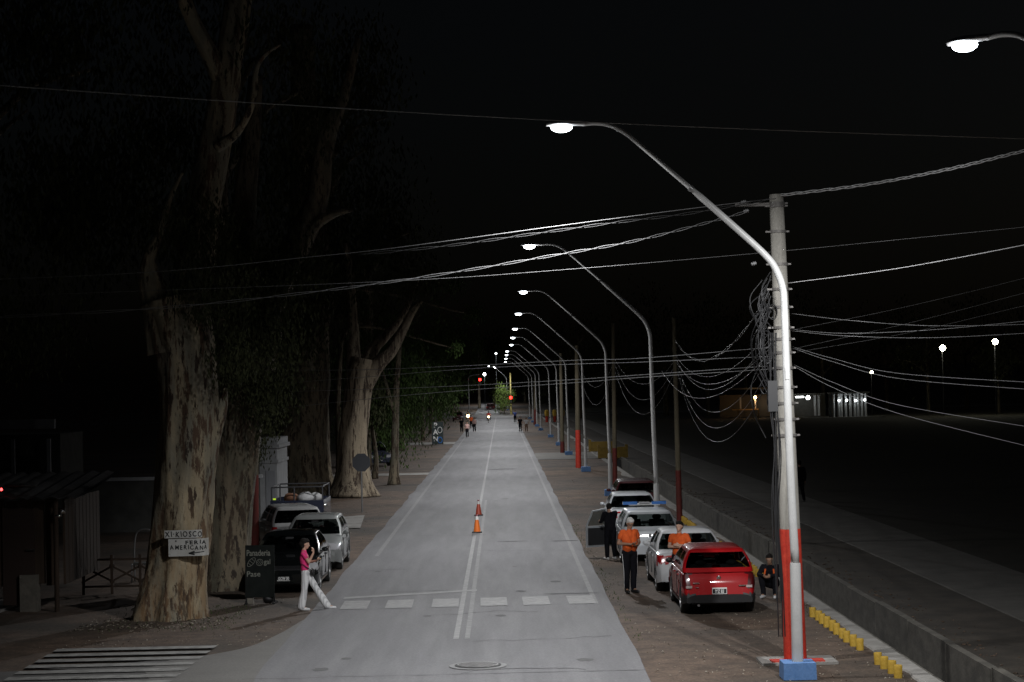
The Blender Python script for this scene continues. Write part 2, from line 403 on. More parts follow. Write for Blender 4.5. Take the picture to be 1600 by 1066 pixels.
# verge, canal, path
strip('canal_lip', 6.86, CN+.01, 5, 372, .03, M_conc, .5, .30, 0, 5, thick=1)
strip('footpath', 10.62, 13.2, 5, 372, .03, M_path, 3, .05, .05, 6, thick=1)
strip('driveway', 2.44, 6.9, 143, 158, .02, M_path, 3)
strip('driveway', -30, RL-.02, 121.5, 124.5, .02, M_conc, 1, 0, .1, 9)
strip('driveway', -9.5, RL-.02, 189, 197, .02, M_conc, 3)
mb = MB(); a = [gp(x, y) for x, y in ((498,812),(570,806),(563,826),(512,826))]; mb.poly([(p.x,p.y) for p in a], .03); mb.build('driveway', M_conc, kind='structure')
# canal far wall, cast in panels
y = 6.0; k = 0
while y < 143:
    L_ = 3.6
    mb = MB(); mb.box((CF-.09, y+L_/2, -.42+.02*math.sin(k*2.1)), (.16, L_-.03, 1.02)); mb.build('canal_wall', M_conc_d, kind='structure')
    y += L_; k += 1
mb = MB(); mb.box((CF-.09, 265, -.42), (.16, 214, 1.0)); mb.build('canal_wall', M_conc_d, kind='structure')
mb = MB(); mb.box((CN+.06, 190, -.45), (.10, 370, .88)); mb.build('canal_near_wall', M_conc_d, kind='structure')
mb = MB(); mb.box((7.7, 150.5, -.12), (1.9, 14, .30)); mb.build('canal_bridge', M_conc, kind='structure')
# broken dirt spilled on the wall top, and litter
mb = MB()
random.seed(3)
def litter(mb, n, x0, x1, y0, y1, s0, s1):
    for i in range(n):
        x = random.uniform(x0, x1); y = y0+(y1-y0)*random.random()**1.6; s = random.uniform(s0, s1); a = random.uniform(0, 6.28)
        c, d = math.cos(a)*s, math.sin(a)*s; h = .01+random.random()*.02
        mb.add([(x-c, y-d, .006), (x+d*.5, y-c*.5, h), (x+c, y+d, .012), (x-d*.5, y+c*.5, h+.01)], [(0,1,2,3)])
litter(mb, 1500, 2.6, 6.8, 33, 110, .008, .034); litter(mb, 1100, -9.5, -4.7, 41, 100, .01, .035); litter(mb, 260, -9.3, -6.2, 44.2, 46.3, .02, .06); litter(mb, 160, -3, 2.2, 34, 60, .006, .012)
for v in mb.v: pass
mb.build('leaf_litter', mat('litter_pale', (.35,.32,.26), .8, col2=(.15,.11,.07), scale=3), kind='stuff', label='pale leaves and gravel scattered over the dirt shoulders', cat='litter')
mb = MB()
for i in range(900):
    x = random.choice((random.uniform(-6.9,-5.9), random.uniform(-9,-6.6), random.uniform(2.45,2.7), random.uniform(6.5,6.9))); y = random.uniform(40, 75) if x>0 else random.uniform(43.5,49)
    s = random.uniform(.02,.06); a = random.uniform(0,6.28)
    mb.add([(x-.01*math.cos(a),y,0),(x+.01*math.cos(a),y+.01*math.sin(a),0),(x+random.uniform(-.03,.03),y+random.uniform(-.03,.03),s)],[(0,1,2)])
mb.build('grass', M_leaf2, kind='stuff', label='sparse weeds along the dirt edges', cat='grass')
mb = MB(); random.seed(31)
for i in range(450):      # loose stones and clods on the far bank
    x = CF+.02+abs(random.gauss(0,.45)); y = 30+90*random.random()**1.5; s_ = random.uniform(.012,.045)
    mb.ball((x, y, s_*.2), (s_*random.uniform(.7,1.3), s_, s_*.55), nu=6, nv=4)
mb.build('rubble', M_dirt, kind='stuff', label='loose stones and clods along the top of the canal wall', cat='rubble')
def manhole(y, label):
    t = thing('manhole_cover', label, 'manhole', (-.52, y, ZR+.002))
    m = MB(); m.lathe([(.52,.0),(.52,.012),(.50,.016)], 40); m.build('collar', M_paint_w, t)
    m = MB(); m.lathe([(.42,.017),(.42,.024)], 40); m.build('gap_ring', M_crack, t)
    m = MB(); m.lathe([(.37,.025),(.37,.034)], 36)
    for i in range(-4,5): m.box((0, i*.075, .036), (2*math.sqrt(max(.01,.12-(i*.075)**2)), .02, .006))
    m.build('lid', mat('cast_iron', (.10,.10,.10), .6, .1, col2=(.17,.165,.16), scale=8), t)
manhole(36.9, 'round metal manhole cover in the road, the one fully in view'); manhole(34.3, 'round metal manhole cover cut by the bottom edge of the photo')

def haze():
    m = bpy.data.materials.new('haze'); m.use_nodes = True; nt = m.node_tree; nt.nodes.clear()
    o = nt.nodes.new('ShaderNodeOutputMaterial'); v = nt.nodes.new('ShaderNodeVolumePrincipled')
    v.inputs['Color'].default_value = (.85,.9,1,1); v.inputs['Density'].default_value = HAZE; v.inputs['Anisotropy'].default_value = .75
    nt.links.new(v.outputs[0], o.inputs['Volume'])
    mb = MB(); mb.box((50, 1400, 24), (2200, 3500, 54)); o_ = mb.build('haze', m, kind='stuff')
if HAZE: haze()
LAMP_W = 3150; SGN = -1
# ------------------------------------------------------------------ street lamps
def lamp_data():
    ld = bpy.data.lights.new('led_light', 'POINT'); ld.energy = LAMP_W; ld.shadow_soft_size = .12; ld.color = (.98,.985,1)
    ld.use_nodes = True; nt = ld.node_tree; N = nt.nodes; L = nt.links; em = N['Emission']
    tc = N.new('ShaderNodeNewGeometry'); sp_ = N.new('ShaderNodeSeparateXYZ'); L.new(tc.outputs['Incoming'], sp_.inputs[0])
    def m(op, a, b=None, c=None):
        n = N.new('ShaderNodeMath'); n.operation = op
        for i, v in enumerate((a, b, c)):
            if v is None: continue
            if isinstance(v, (int, float)): n.inputs[i].default_value = v
            else: L.new(v, n.inputs[i])
        return n.outputs[0]
    c = m('MAXIMUM', m('MULTIPLY', sp_.outputs[2], SGN), .0)
    cc = m('MAXIMUM', c, .30)
    bat = m('POWER', cc, -1.05)
    lat = m('ADD', m('DIVIDE', sp_.outputs[0], cc), .25); lat = m('MULTIPLY', m('MULTIPLY', lat, lat), -1/.80)
    lat = m('ADD', m('MULTIPLY', m('EXPONENT', lat), .965), .035)
    mr = N.new('ShaderNodeMapRange'); mr.interpolation_type = 'SMOOTHSTEP'; L.new(c, mr.inputs[0])
    mr.inputs[1].default_value = .03; mr.inputs[2].default_value = .50; mr.inputs[3].default_value = 0
    L.new(m('ADD', m('MULTIPLY', m('MULTIPLY', bat, lat), mr.outputs[0]), .0025), em.inputs['Strength'])
    return ld
LD = lamp_data()
def make_lamp():
    t = thing('street_lamp', 'x', 'street lamp')
    def ln(z): return -.013*z
    m = MB(); m.tube([(0,0,.20),(0,0,1.85),(0,0,1.89),(0,0,1.892)], [.098,.092,.088,.07], 20); m.build('lower_pole', M_pole, t, True, angle=40)
    pts = [(0,0,1.88),(ln(3),0,3.2),(ln(5),0,4.8),(ln(6.2),0,6.2)]
    bend = [(-.10,0,6.55),(-.20,0,6.86),(-.38,0,7.12)]
    diag = [(-.9,0,7.62),(-1.62,0,8.28),(-2.5,0,9.07)]
    top = [(-2.72,0,9.25),(-2.95,0,9.38),(-3.2,0,9.43),(-3.45,0,9.42)]
    p = catmull(pts+bend+diag+top, 5); n = len(p)
    rad = []
    for q in p:
        rr = .073-.020*min(1, max(0, (q.z-2)/7))
        if q.x < -1.62: rr = .040
        rad.append(rr)
    m = MB(); m.tube(p, rad, 16); m.build('curved_arm', M_pole, t, True)
    m = MB(); d = Vector((-.74,0,.67)).normalized(); c0 = Vector((-1.62,0,8.28)); m.tube([c0-d*.03, c0+d*.03], .058, 14)
    m.build('joint_collar', M_metal, t, True, angle=40)
    m = MB(); m.box((-.066,-.066,5.1),(.07,.02,.2)); m.build('hatch_plate', M_pole, t)
    # luminaire
    m = MB(); prof = [(-3.40,.05,.045),(-3.48,.07,.06),(-3.56,.105,.06),(-3.72,.15,.075),(-3.88,.155,.07),(-4.0,.13,.055),(-4.06,.06,.03)]
    n=12; vs=[]; fs=[]
    for x,hw,h in prof:
        for j in range(n):
            th=2*math.pi*j/n; z = math.sin(th); vs.append((x, math.cos(th)*hw, 9.42+(h*z if z>0 else .03*z)))
    for i in range(len(prof)-1):
        for j in range(n): fs.append((i*n+j, i*n+(j+1)%n, (i+1)*n+(j+1)%n, (i+1)*n+j))
    fs.append(tuple(range(n))); fs.append(tuple(range((len(prof)-1)*n, len(prof)*n)))
    m.add(vs, fs); hd = m.build('luminaire', M_lumi, t, True, angle=60)
    m = MB(); m.ball((-3.80,0,9.365), (.185,.145,.085)); m.build('lens', M_lens, hd, True)
    m = MB(); m.box((0,0,.09),(.56,.56,.28), taper=.97); m.build('base_block', M_blue, t)
    return t
ORD = ['nearest','second','third','fourth','fifth','sixth','seventh','eighth','ninth','tenth','eleventh']
LY = [34.75, 63.8, 94, 121.5, 152, 178, 207, 242, 268, 300, 335]
lamp0 = make_lamp()
def add_light(x, y, z=9.24, rz=0):
    o = bpy.data.objects.new('led_light', LD); COL.objects.link(o); o.location = (x, y, z); return o
for i, y in enumerate(LY):
    o = lamp0 if i == 0 else copy_tree(lamp0)
    x = 4.92 if i < 7 else 4.6
    o.location = (x-(.15 if i==1 else 0), y, .06)
    o['label'] = (['white curved street lamp in front of the thick concrete pole, on a blue block',
      'white curved street lamp rising behind the silver car with the light bar',
      'white curved street lamp behind the dark red car, third along the road',
      'white curved street lamp beside the red-based wooden pole, fourth along the road'][i] if i < 4
      else 'white curved street lamp, %s of the row along the road' % ORD[i])
    o['group'] = 'street lamps in a row along the right side of the road'
    add_light(x-3.86, y)
o = copy_tree(lamp0); o.location = (6.25+3.84*math.cos(R(50)), 27.2-3.84*math.sin(R(50)), .08); o.rotation_euler = (0,0,R(-50)); o['label'] = 'street lamp head glaring at the top right corner, its pole outside the photo'; o['group'] = 'street lamps in a row along the right side of the road'
add_light(10.05-3.86, 27.2)
o = copy_tree(lamp0); o.location = (-1.0+3.9-1.6, 432, .5); o['label'] = 'tiny distant street lamp beyond the traffic lights'; o['group'] = 'street lamps in a row along the right side of the road'
add_light(-1.3, 432, 9.9); add_light(.9, 385); add_light(-1.6, 490, 10.2)  # farthest one has no lamp built, added to reveal the road beyond the crossing
M_insul = mat('insulator_grey', (.2,.2,.2), .4); M_band = mat('band_steel', (.16,.15,.14), .6, .3)
# ------------------------------------------------------------------ poles
def util_pole(xb, yb, ytop, D, rb, rt, red_y, m_, label, xtop=None, name='utility_pole', group='utility poles along the canal'):
    b = gp(xb, yb) if D is None else dp(xb, yb, D); D = b.y; b.z = 0
    top = dp(xtop if xtop else xb, ytop, D); zr = dp(xb, red_y, D).z
    t = thing(name, label, 'utility pole', b, group=group)
    ax = (top-b); f = zr/ax.z
    m = MB(); p0 = ax*f; m.tube([p0+(ax-p0)*k/4 for k in range(5)], [rb*(1-.2*f)+(rt-rb*(1-.2*f))*k/4 for k in range(5)], 14); m.build('shaft', m_, t, True, angle=50)
    m = MB(); m.tube([Vector((0,0,-.05)), p0-Vector((0,0,.001))], [rb*1.06, rb*(1-.2*f)*1.03], 14); m.build('painted_base', M_red if xb in (1243, 904) else M_redd, t, True, angle=50)
    return t, b, top
mainp, mpb, mpt = util_pole(1243, 1034, 304, None, .195, .125, 826, M_cpole, 'thick concrete utility pole with red base hung with tangled cables', xtop=1213)
def mp_at(y):   # point on main pole axis at pixel row y (world)
    zz = dp(1225, y, mpb.y).z; return mpb + (mpt-mpb)*(zz/mpt.z)
m = MB(); m.box((0.02,-.02,.02),(1.35,.9,.05)); m.build('footing_slab', M_conc, mainp)
m = MB(); m.box((0.0,-.22,.055),(.95,.35,.02)); m.build('spilled_red_paint', M_red, mainp)
for k, y in enumerate((318,322,362,413,452,480,512,530,551,575,605,630,655,680)):
    p = mp_at(y)-mpb; r = .135+.1*(1-p.z/mpt.z)
    m = MB(); m.tube([p-Vector((0,0,.025)), p+Vector((0,0,.025))], r+.008, 16)
    m.box(p+Vector((-r-.04,-.03,0)),(.09,.03,.03)); m.box(p+Vector((r+.03,-.03,0)),(.05,.03,.03))
    m.build('steel_band', M_band, mainp, True, angle=40)
for (x,y) in ((1166,330),(1178,412),(1162,316)):
    p = dp(x,y,mpb.y-.1)-mpb
    m = MB(); m.lathe([(.02,-.05),(.035,-.035),(.022,-.015),(.04,0),(.022,.02),(.035,.035),(.012,.05)], 10, Matrix.Translation(p) @ Matrix.Rotation(R(75),4,'Y')); m.build('insulator', M_insul, mainp, True)
p = dp(1190,325,mpb.y)-mpb; m = MB(); m.box(p+Vector((-.1,0,.06)),(.75,.06,.06)); m.build('cross_bracket', M_band, mainp)
m = MB(); pts=[dp(1207,y,mpb.y-.25)-mpb for y in (598,640,700)]; m.box((pts[0]+pts[1])/2,(.17,.15,.55)); m.build('junction_box', M_dark, mainp)
random.seed(11)
m = MB()
for k in range(20):  # hanging loops and coils on the left face
    y0 = random.uniform(425,560); y1 = y0+random.uniform(40,150); x0=random.uniform(1190,1205); w_=random.uniform(4,22)
    P = [dp(x0,y0,mpb.y-.2-random.random()*.2), dp(x0-w_,y0+.35*(y1-y0),mpb.y-.3), dp(x0-w_*.8,y0+.7*(y1-y0),mpb.y-.32), dp(x0+2,y1,mpb.y-.25)]
    m.tube([q-mpb for q in catmull(P,7)], .011, 5)
for k in range(11):
    cx, cy, rr = random.uniform(1190,1208), random.uniform(440,640), random.uniform(6,14)
    m.tube([dp(cx+rr*.6*math.cos(a/9*math.pi), cy+rr*math.sin(a/9*math.pi), mpb.y-.3+.02*k)-mpb for a in range(20)], .010, 5)
for k in range(5):
    x = 1203+k*2.2; m.tube([q-mpb for q in catmull([dp(x+random.uniform(-4,4)+ (yy-560)*.03, yy, mpb.y-.28) for yy in range(520,1000,60 if k<2 else 95)],4)], .012, 5)
m.build('cable_bundle', M_dark, mainp)
util_pole(1062, 816, 497, None, .105, .07, 735, M_wood, 'wooden utility pole with red base behind the white car, right of the second lamp', xtop=1053)
util_pole(961, 757, 505, None, .12, .085, 700, M_wood, 'wooden utility pole with red base by the yellow culvert wall', xtop=958)
util_pole(904, 731, 540, None, .17, .12, 672, M_wood, 'grey utility pole with bright red base next to the fourth lamp', xtop=901)
util_pole(879, 708, 552, None, .16, .11, 690, M_wood, 'far utility pole standing by the fifth lamp', xtop=876)
util_pole(836, 664, 590, None, .2, .14, 640, M_wood, 'far utility pole with red base behind the farthest lamps')
util_pole(397, 868, 520, None, .15, .10, 742, M_wood, 'wooden utility pole with red base between the dark tree and white pillar', group=None, name='utility_pole')
# ------------------------------------------------------------------ cables
def cable(pts, label, rad=.012, m_=None, strands=1, per=10, tw=.03, group='overhead cables', name='overhead_cable'):
    rad = rad*.52
    P = catmull([p if isinstance(p, Vector) else dp(*p) for p in pts], per)
    mb = MB()
    if strands == 1: mb.tube(P, rad, 6)
    else:
        for s in range(strands):
            Q = []
            for i, q in enumerate(P):
                a = i*.55+s*2*math.pi/strands; Q.append(q+Vector((0, math.cos(a), math.sin(a)))*tw)
            mb.tube(Q, rad, 5)
    return mb.build(name, m_ or M_cable, world=True, loc=P[len(P)//2], smooth=True, label=label, cat='cable', group=group)
cable([(-80,128,20),(400,161,20),(877,188.5,20),(1260,205,20),(1700,220,20)], 'bare pale wire crossing the whole sky above the nearest lamp head', .010, M_cable_p)
D0 = mpb.y
cable([(1700,215,31),(1600,236,32),(1480,265,33),(1350,289,35),(1213,306,D0)], 'thick twisted cable bundle running from the concrete pole top to the right edge', .013, M_cable_p, 3, 22, .022)
cable([(1213,310,D0-.2),(1080,326,D0),(880,352,D0+.5),(620,387,D0+1),(480,402,D0+1.3),(240,425,D0+1.5),(-90,440,D0+2)], 'cable from the concrete pole top sagging left across both lamps', .012, M_cable_l, 1)
cable([(1200,312,D0-.3),(1080,333,D0),(960,348,D0),(830,366,D0+.4),(700,384,D0+.8),(560,398,D0+1)], 'second cable close under the top one, ending in the trees', .010, M_cable, 2, 14, .02)
cable([(1170,330,D0-.2),(1090,352,D0),(985,378,D0+.3),(860,400,D0+.7),(700,427,D0+1),(500,455,D0+1.2),(240,482,D0+1.4),(-90,500,D0+2)], 'lower cable looping below the second lamp and left to the big tree', .011, M_cable_l, 2, 16, .02)
cable([(1700,344,33),(1600,355,33.5),(1400,375,35),(1215,393,D0),(900,420,D0+.5),(600,440,D0+1),(0,463,D0+2)], 'thin straight wire through the middle of the concrete pole', .007, M_cable_l)
cable([(1700,360,33),(1600,383,33.5),(1400,420,35),(1228,443,D0-.05)], 'bare wire rising right from just below the lamp bend', .012, M_cable_p)
for k,(pp,lb) in enumerate([
  ([(1236,516,D0),(1400,483,36),(1600,435,34),(1700,405,33)], 'faint wire rising steeply right above the two white park lights'),
  ([(1236,546,D0),(1420,505,36),(1600,458,34),(1700,430,33)], 'faint wire rising right just under the steepest one'),
  ([(1236,552,D0),(1420,520,36),(1600,478,34),(1700,455,33)], 'faint wire third from the top in the right hand fan'),
  ([(1236,490,D0),(1330,501,36),(1450,509,36),(1600,507,35),(1700,500,34)], 'wire dipping slightly from high on the concrete pole to the right edge'),
  ([(1236,515,D0),(1320,521,36),(1450,516,36),(1600,502,35),(1700,490,34)], 'bright wire that rises gently above the right hand park lights'),
  ([(1236,517,D0),(1320,525,36),(1450,528,36),(1600,521,35),(1700,514,34)], 'bright nearly level wire just above the left park light'),
  ([(1238,542,D0),(1300,560,36),(1400,583,35),(1600,597,33),(1700,600,32)], 'upper wire of the pair sagging below the park lights'),
  ([(1238,544,D0),(1300,565,36),(1400,591,35),(1600,608,33),(1700,613,32)], 'lower wire of the pair sagging below the park lights'),
  ([(1240,570,D0),(1300,597,36),(1400,632,35),(1600,666,33),(1700,680,32)], 'sloping wire that crosses just above the lit colonnade'),
  ([(1240,572,D0),(1300,605,36),(1400,645,35),(1600,696,33),(1700,718,32)], 'lowest sloping wire at the right, crossing over the dark field')]):
    cable(pp, lb, .0085 if k > 2 else .006, M_cable_l if k > 2 else M_cable)
for k,(pp,lb) in enumerate([
  ([(1205,543,D0-.2),(1000,560,40),(900,563,42),(740,571,45),(560,578,50),(420,578,54)], 'wire crossing the road at the level of the farthest lamp heads'),
  ([(1205,557,D0-.2),(1000,566,40),(900,569,42),(740,576,45),(560,590,50),(430,600,54)], 'wire crossing the road just below the farthest lamp heads'),
  ([(1205,572,D0-.2),(1000,586,40),(900,593,42),(740,602,45),(620,607,48),(450,612,54)], 'upper of the two wires crossing above the traffic light'),
  ([(1205,577,D0-.2),(1000,590,40),(900,598,42),(740,609,45),(600,621,48),(420,640,54)], 'lower of the two wires crossing just above the traffic light')]):
    cable(pp, lb, .010, M_cable_l)
PA = gp(1062,816); DA = PA.y
def droop(a, b, sag, lb, rad=.012, m_=None, st=1):
    A, B = dp(*a), dp(*b); P = []
    for i in range(9):
        t = i/8; q = A.lerp(B, t); q.z -= sag*4*t*(1-t); P.append(q)
    cable(P, lb, rad, m_, st, 6 if st > 1 else 4, .03, 'cables drooping between the utility poles')
droop((1202,460,D0-.2),(1055,532,DA), .95, 'bright twisted cable drooping from the concrete pole to the wooden pole', .016, M_cable_l, 2)
dr = [((1203,520),(1056,556),1.3),((1203,530),(1056,560),1.7),((1203,545),(1056,566),1.2),((1203,552),(1034,580),1.5),((1203,558),(1058,572),2.2),((1203,575),(1058,578),2.6),((1203,590),(1058,580),3.0)]
dl = ['uppermost thin cable drooping under the bright twisted one','second thin cable drooping under the twisted one','third thin cable in the drooping group between the poles','cable drooping past the wooden pole to the second lamp','dim cable drooping low between the poles','lower dim cable drooping between the poles','lowest dim cable sagging almost to the lit kiosk level']
for k,(a,b,s) in enumerate(dr): droop((a[0],a[1],D0-.2), (b[0],b[1],DA), s*.6, dl[k], .015 if k<4 else .014, M_cable_l if k<4 else M_cable)
PB = gp(961,757).y; PC = gp(904,731).y
for k,(z1,s,lb) in enumerate([(563,1.1,'cable drooping between the two wooden poles, highest'),(570,1.6,'cable drooping between the two wooden poles, middle one'),(578,2.0,'cable drooping between the two wooden poles, lowest')]):
    droop((1055,z1,DA),(959,z1-4,PB), s, lb, .012, M_cable_l)
for k,(z1,s,lb) in enumerate([(566,1.5,'far drooping cable left of the third lamp, upper'),(574,2.2,'far drooping cable left of the third lamp, lower')]):
    droop((959,z1,PB),(902,z1-4,PC), s, lb, .014, M_cable_l)
# ------------------------------------------------------------------ yellow kerb posts
def ypost():
    m = MB(); m.lathe([(.072,-.02),(.072,.20),(.066,.208),(.0,.21)], 16)
    return m
nums = ['first','second','third','fourth','fifth','sixth','seventh','eighth','ninth','tenth']
first = None; cnt = 0
ys = [(35.55-.56*i, 'short yellow post, %s of the nearest group of four by the canal' % nums[3-i]) for i in range(4)]
ys = [(34.55+.56*i, 'short yellow post, %s in the nearest group of four by the canal' % nums[i]) for i in range(4)]
ys += [(38.2+.62*i, 'short yellow post, %s counting away from the gap beside the canal' % nums[i]) for i in range(10)]
ys += [(51.3+.62*i, None) for i in range(42)]
for y, lb in ys:
    x = 6.56+random.uniform(-.02,.02)
    if first is None: o = ypost().build('kerb_post', M_yel, smooth=True, angle=40, loc=(x,y,0)); first = o
    else: o = first.copy(); link(o); o.location = (x, y+random.uniform(-.03,.03), 0)
    o.rotation_euler = (R(random.uniform(-3,3)), R(random.uniform(-3,3)), 0); s=random.uniform(.92,1.08); o.scale=(1,1,s)
    tag(o, lb or 'short yellow post in the far stretch beyond the seated person', 'post', 'yellow posts along the canal edge')
# culvert walls
M_yeld = mat('yellow_dark', (.16,.10,.012), .8, col2=(.24,.155,.025), scale=5, grain=.2)  # darker version of the yellow post paint
def culvert(y, label, group='yellow culvert walls'):
    t = thing('culvert_wall', label, 'wall', (7.7, y, 0), group=group)
    m = MB(); m.box((0,0,.42),(2.0,.22,.75)); m.build('parapet', M_yeld, t)
    m = MB(); m.box((0,-.02,-.35),(1.1,.3,.55)); m.build('opening_shade', M_dark, t)  # black block stands in for the shade inside the canal opening
    m = MB(); m.box((-.95,0,.5),(.2,.28,.92)); m.build('end_post', M_yeld, t); m = MB(); m.box((.95,0,.5),(.2,.28,.92)); m.build('end_post', M_yeld, t)
culvert(143, 'low yellow wall over the dark canal opening by the wooden pole')
culvert(158, 'second low yellow wall just beyond the canal opening')
for k in range(3):
    m = MB(); m.tube([(0,0,0),(0,0,.9)], .22, 10); t = thing('barrier_post', ['left','middle','right'][k]+' yellow-topped red post beside the far lamps', 'post', (6.6+k*1.15, 300, 0), group='far barrier posts')
    m.build('post', M_red, t, True, angle=40); m = MB(); m.lathe([(.3,.9),(.34,1.3),(.3,1.75),(.1,1.8)], 10); m.build('cap', M_yel, t, True, angle=40)
# ------------------------------------------------------------------ cones
def cone(x, y, label, c):
    t = thing('traffic_cone', label, 'traffic cone', (x, y, ZR), group='traffic cones on the centre line')
    m = MB(); m.box((0,0,.02),(.36,.36,.04), taper=.96); m.build('base', M_rub, t)
    m = MB(); m.lathe([(.125,.04),(.055,.48),(.05,.50)], 20); m.build('body', c, t, True, angle=40)
    m = MB(); m.lathe([(.0625,.45),(.046,.565),(.045,.57)], 20); m.build('white_collar', M_platew, t, True, angle=40)
    m = MB(); m.lathe([(.045,.566),(.036,.62),(.02,.625)], 16); m.build('tip', mat('cone_tip', (.25,.08,.10), .5), t, True, angle=40)
p = gp(745.5, 834); cone(p.x, p.y, 'orange cone in front, the brighter of the two on the centre line', mat('cone_orange', (.75,.17,.02), .5))
p = gp(748, 807); cone(p.x, p.y, 'dark red cone just behind the brighter orange one', mat('cone_red', (.42,.06,.03), .5))
# ------------------------------------------------------------------ cars
def interp(pts, y):
    if y <= pts[0][0]: return pts[0][1]
    for (a, b), (c, d) in zip(pts, pts[1:]):
        if y <= c: return b+(d-b)*(y-a)/(c-a) if c > a else d
    return pts[-1][1]
def lbl(o, s): o['label'] = s
def car(name, label, loc, rz, paint, L=3.9, W=1.66, H=1.42, style='hatch', plate='IYZ 83', group=None, bumper=None, tail=None, detail=True, door_open=False, cat='car'):
    t = thing(name, label, cat, loc, rz, group)
    h2 = L/2
    if style == 'hatch':
        top = [(-h2,.45),(-h2+.03,.60),(-h2+.05,.70),(-h2+.09,.82),(-h2+.16,.93),(-h2+.3,.95),(h2-1.1,.96),(h2-.95,.94),(h2-.4,.82),(h2-.16,.70),(h2-.05,.62),(h2,.5)]
        g0, g1, r0, r1, zb0, zb1 = -h2+.13, h2-.98, -h2+.50, h2-1.72, .92, .93
    elif style == 'sedan':
        top = [(-h2,.52),(-h2+.02,.66),(-h2+.05,.80),(-h2+.10,.93),(-h2+.2,.985),(-h2+.7,1.01),(h2-1.15,.97),(h2-1.0,.94),(h2-.4,.82),(h2-.16,.70),(h2-.05,.62),(h2,.5)]
        g0, g1, r0, r1, zb0, zb1 = -h2+.62, h2-1.02, -h2+1.22, h2-1.85, .96, .94
    else:
        top = [(-h2,.52),(-h2+.02,.70),(-h2+.05,.88),(-h2+.09,.98),(-h2+.3,1.0),(h2-1.15,1.0),(h2-1.0,.98),(h2-.4,.88),(h2-.14,.74),(h2-.04,.64),(h2,.5)]
        g0, g1, r0, r1, zb0, zb1 = -h2+.06, h2-1.02, -h2+.28, h2-1.75, .95, .97
    wr = .295; wys = (-h2+.68, h2-.74)
    def zb(y):
        z = .22
        for wy in wys:
            d = abs(y-wy)
            if d < .37: z = max(z, math.sqrt(.37**2-d*d)+.27)
        e = h2-abs(y); return max(z, .22+.06*max(0, 1-e/.3))
    def hw(y):
        e = h2-abs(y); k = .5 if y > 0 else .35; a = .20 if y > 0 else .13
        return W/2*(1-a*(1-min(e/k, 1))**2.4)
    es = [0,.008,.018,.03,.042,.055,.07,.09,.11,.135,.16,.2,.25,.3]
    cols = sorted(set([-h2+e for e in es]+[h2-e for e in es]+[-h2+.36+i*(L-.72)/46 for i in range(47)]+[w_+d for w_ in wys for d in (-.372,-.36,-.33,.33,.36,.372)]))
    ts = [0,.12,.28,.45,.62,.8,.93,1]; fr = [1,.985,.95,.88,.76,.6,.4,.2]
    fr_all = fr + [0] + [-f for f in reversed(fr)]
    V = []; 
    for y in cols:
        b, zt, h = zb(y), interp(top, y), hw(y); sh = min(.07, (zt-b)*.35); zs = zt-sh
        ring = []
        def side(t_): return h*(1-.035*(1-t_)**2-.045*max(0,(t_-.55)/.45)**2)
        for t_ in ts[:-1]: ring.append((-side(t_), b+(zs-b)*t_))
        hs = side(1)
        for f in fr_all: ring.append((-hs*f, zs+(zt-zs)*(1-abs(f)**7)))
        for t_ in reversed(ts[:-1]): ring.append((side(t_), b+(zs-b)*t_))
        V.append([Vector((x, y, z)) for x, z in ring])
    n = len(V[0]); nc = len(cols)
    faces = [(i, j) for i in range(nc-1) for j in range(n-1)]
    N = {}
    def nrm(i, j):
        a = V[min(i+1,nc-1)][j]-V[max(i-1,0)][j]; b = V[i][min(j+1,n-1)]-V[i][max(j-1,0)]
        v = b.cross(a); v = v.normalized() if v.length > 1e-9 else Vector((0,0,1))
        return v if v.dot(V[i][j]-Vector((0, V[i][j].y*.8, .5))) > 0 else -v
    def patch(pred, off, nm, m_, par=t, smooth=True, cap=None):
        mb = MB(); idx = {}
        for (i, j) in faces:
            c = (V[i][j]+V[i+1][j]+V[i+1][j+1]+V[i][j+1])/4
            if pred(c):
                f = []
                for (a, b) in ((i,j),(i,j+1),(i+1,j+1),(i+1,j)):
                    if (a,b) not in idx: idx[(a,b)] = len(mb.v); mb.v.append(V[a][b]+nrm(a,b)*off)
                    f.append(idx[(a,b)])
                mb.f.append(f); mb.mi.append(0)
        if cap is not None and mb.f:
            b_ = len(mb.v); dy = -off if cap == 0 else off
            for j in range(n): mb.v.append(V[cap][j]+nrm(cap,j)*off+Vector((0,dy,0)))
            mb.f.append([b_+j for j in range(n)]); mb.mi.append(0)
            for j in range(n-1):
                if (cap,j) in idx and (cap,j+1) in idx: mb.f.append([idx[(cap,j)], b_+j, b_+j+1, idx[(cap,j+1)]]); mb.mi.append(0)
        if mb.f: return mb.build(nm, m_, par, smooth, angle=40)
    mb = MB()
    for r in V: mb.v += r
    mb.f = [[i*n+j, i*n+j+1, (i+1)*n+j+1, (i+1)*n+j] for i, j in faces]; 
    mb.f.append(list(range(n))); mb.f.append(list(reversed(range((nc-1)*n, nc*n)))); mb.mi = [0]*len(mb.f)
    # greenhouse: stacked rounded outlines
    hb, ht = hw(0)*.945, hw(0)*.735
    ns, nf = 18, 10
    def outline(k):
        s = k; bulge = .03*math.sin(math.pi*k)
        ya, yb = g0+(r0-g0)*s, g1+(r1-g1)*s; hh = hb+(ht-hb)*(s**1.15)+bulge
        z = lambda y: (zb0+(zb1-zb0)*((y-g0)/(g1-g0)))*(1-s)+(H-.055)*s
        pts = []; c = .10
        for i in range(ns+1): y = ya+c+(yb-ya-2*c)*i/ns; pts.append((-hh, y))
        for a in (.35,.7): pts.append((-hh+c*(1-math.cos(a*math.pi/2)), yb-c+c*math.sin(a*math.pi/2)))
        for i in range(nf+1):
            x = (-hh+c)+(2*hh-2*c)*i/nf; pts.append((x, yb+.05*(1-(x/hh)**2)*(1 if s<1 else 1)))
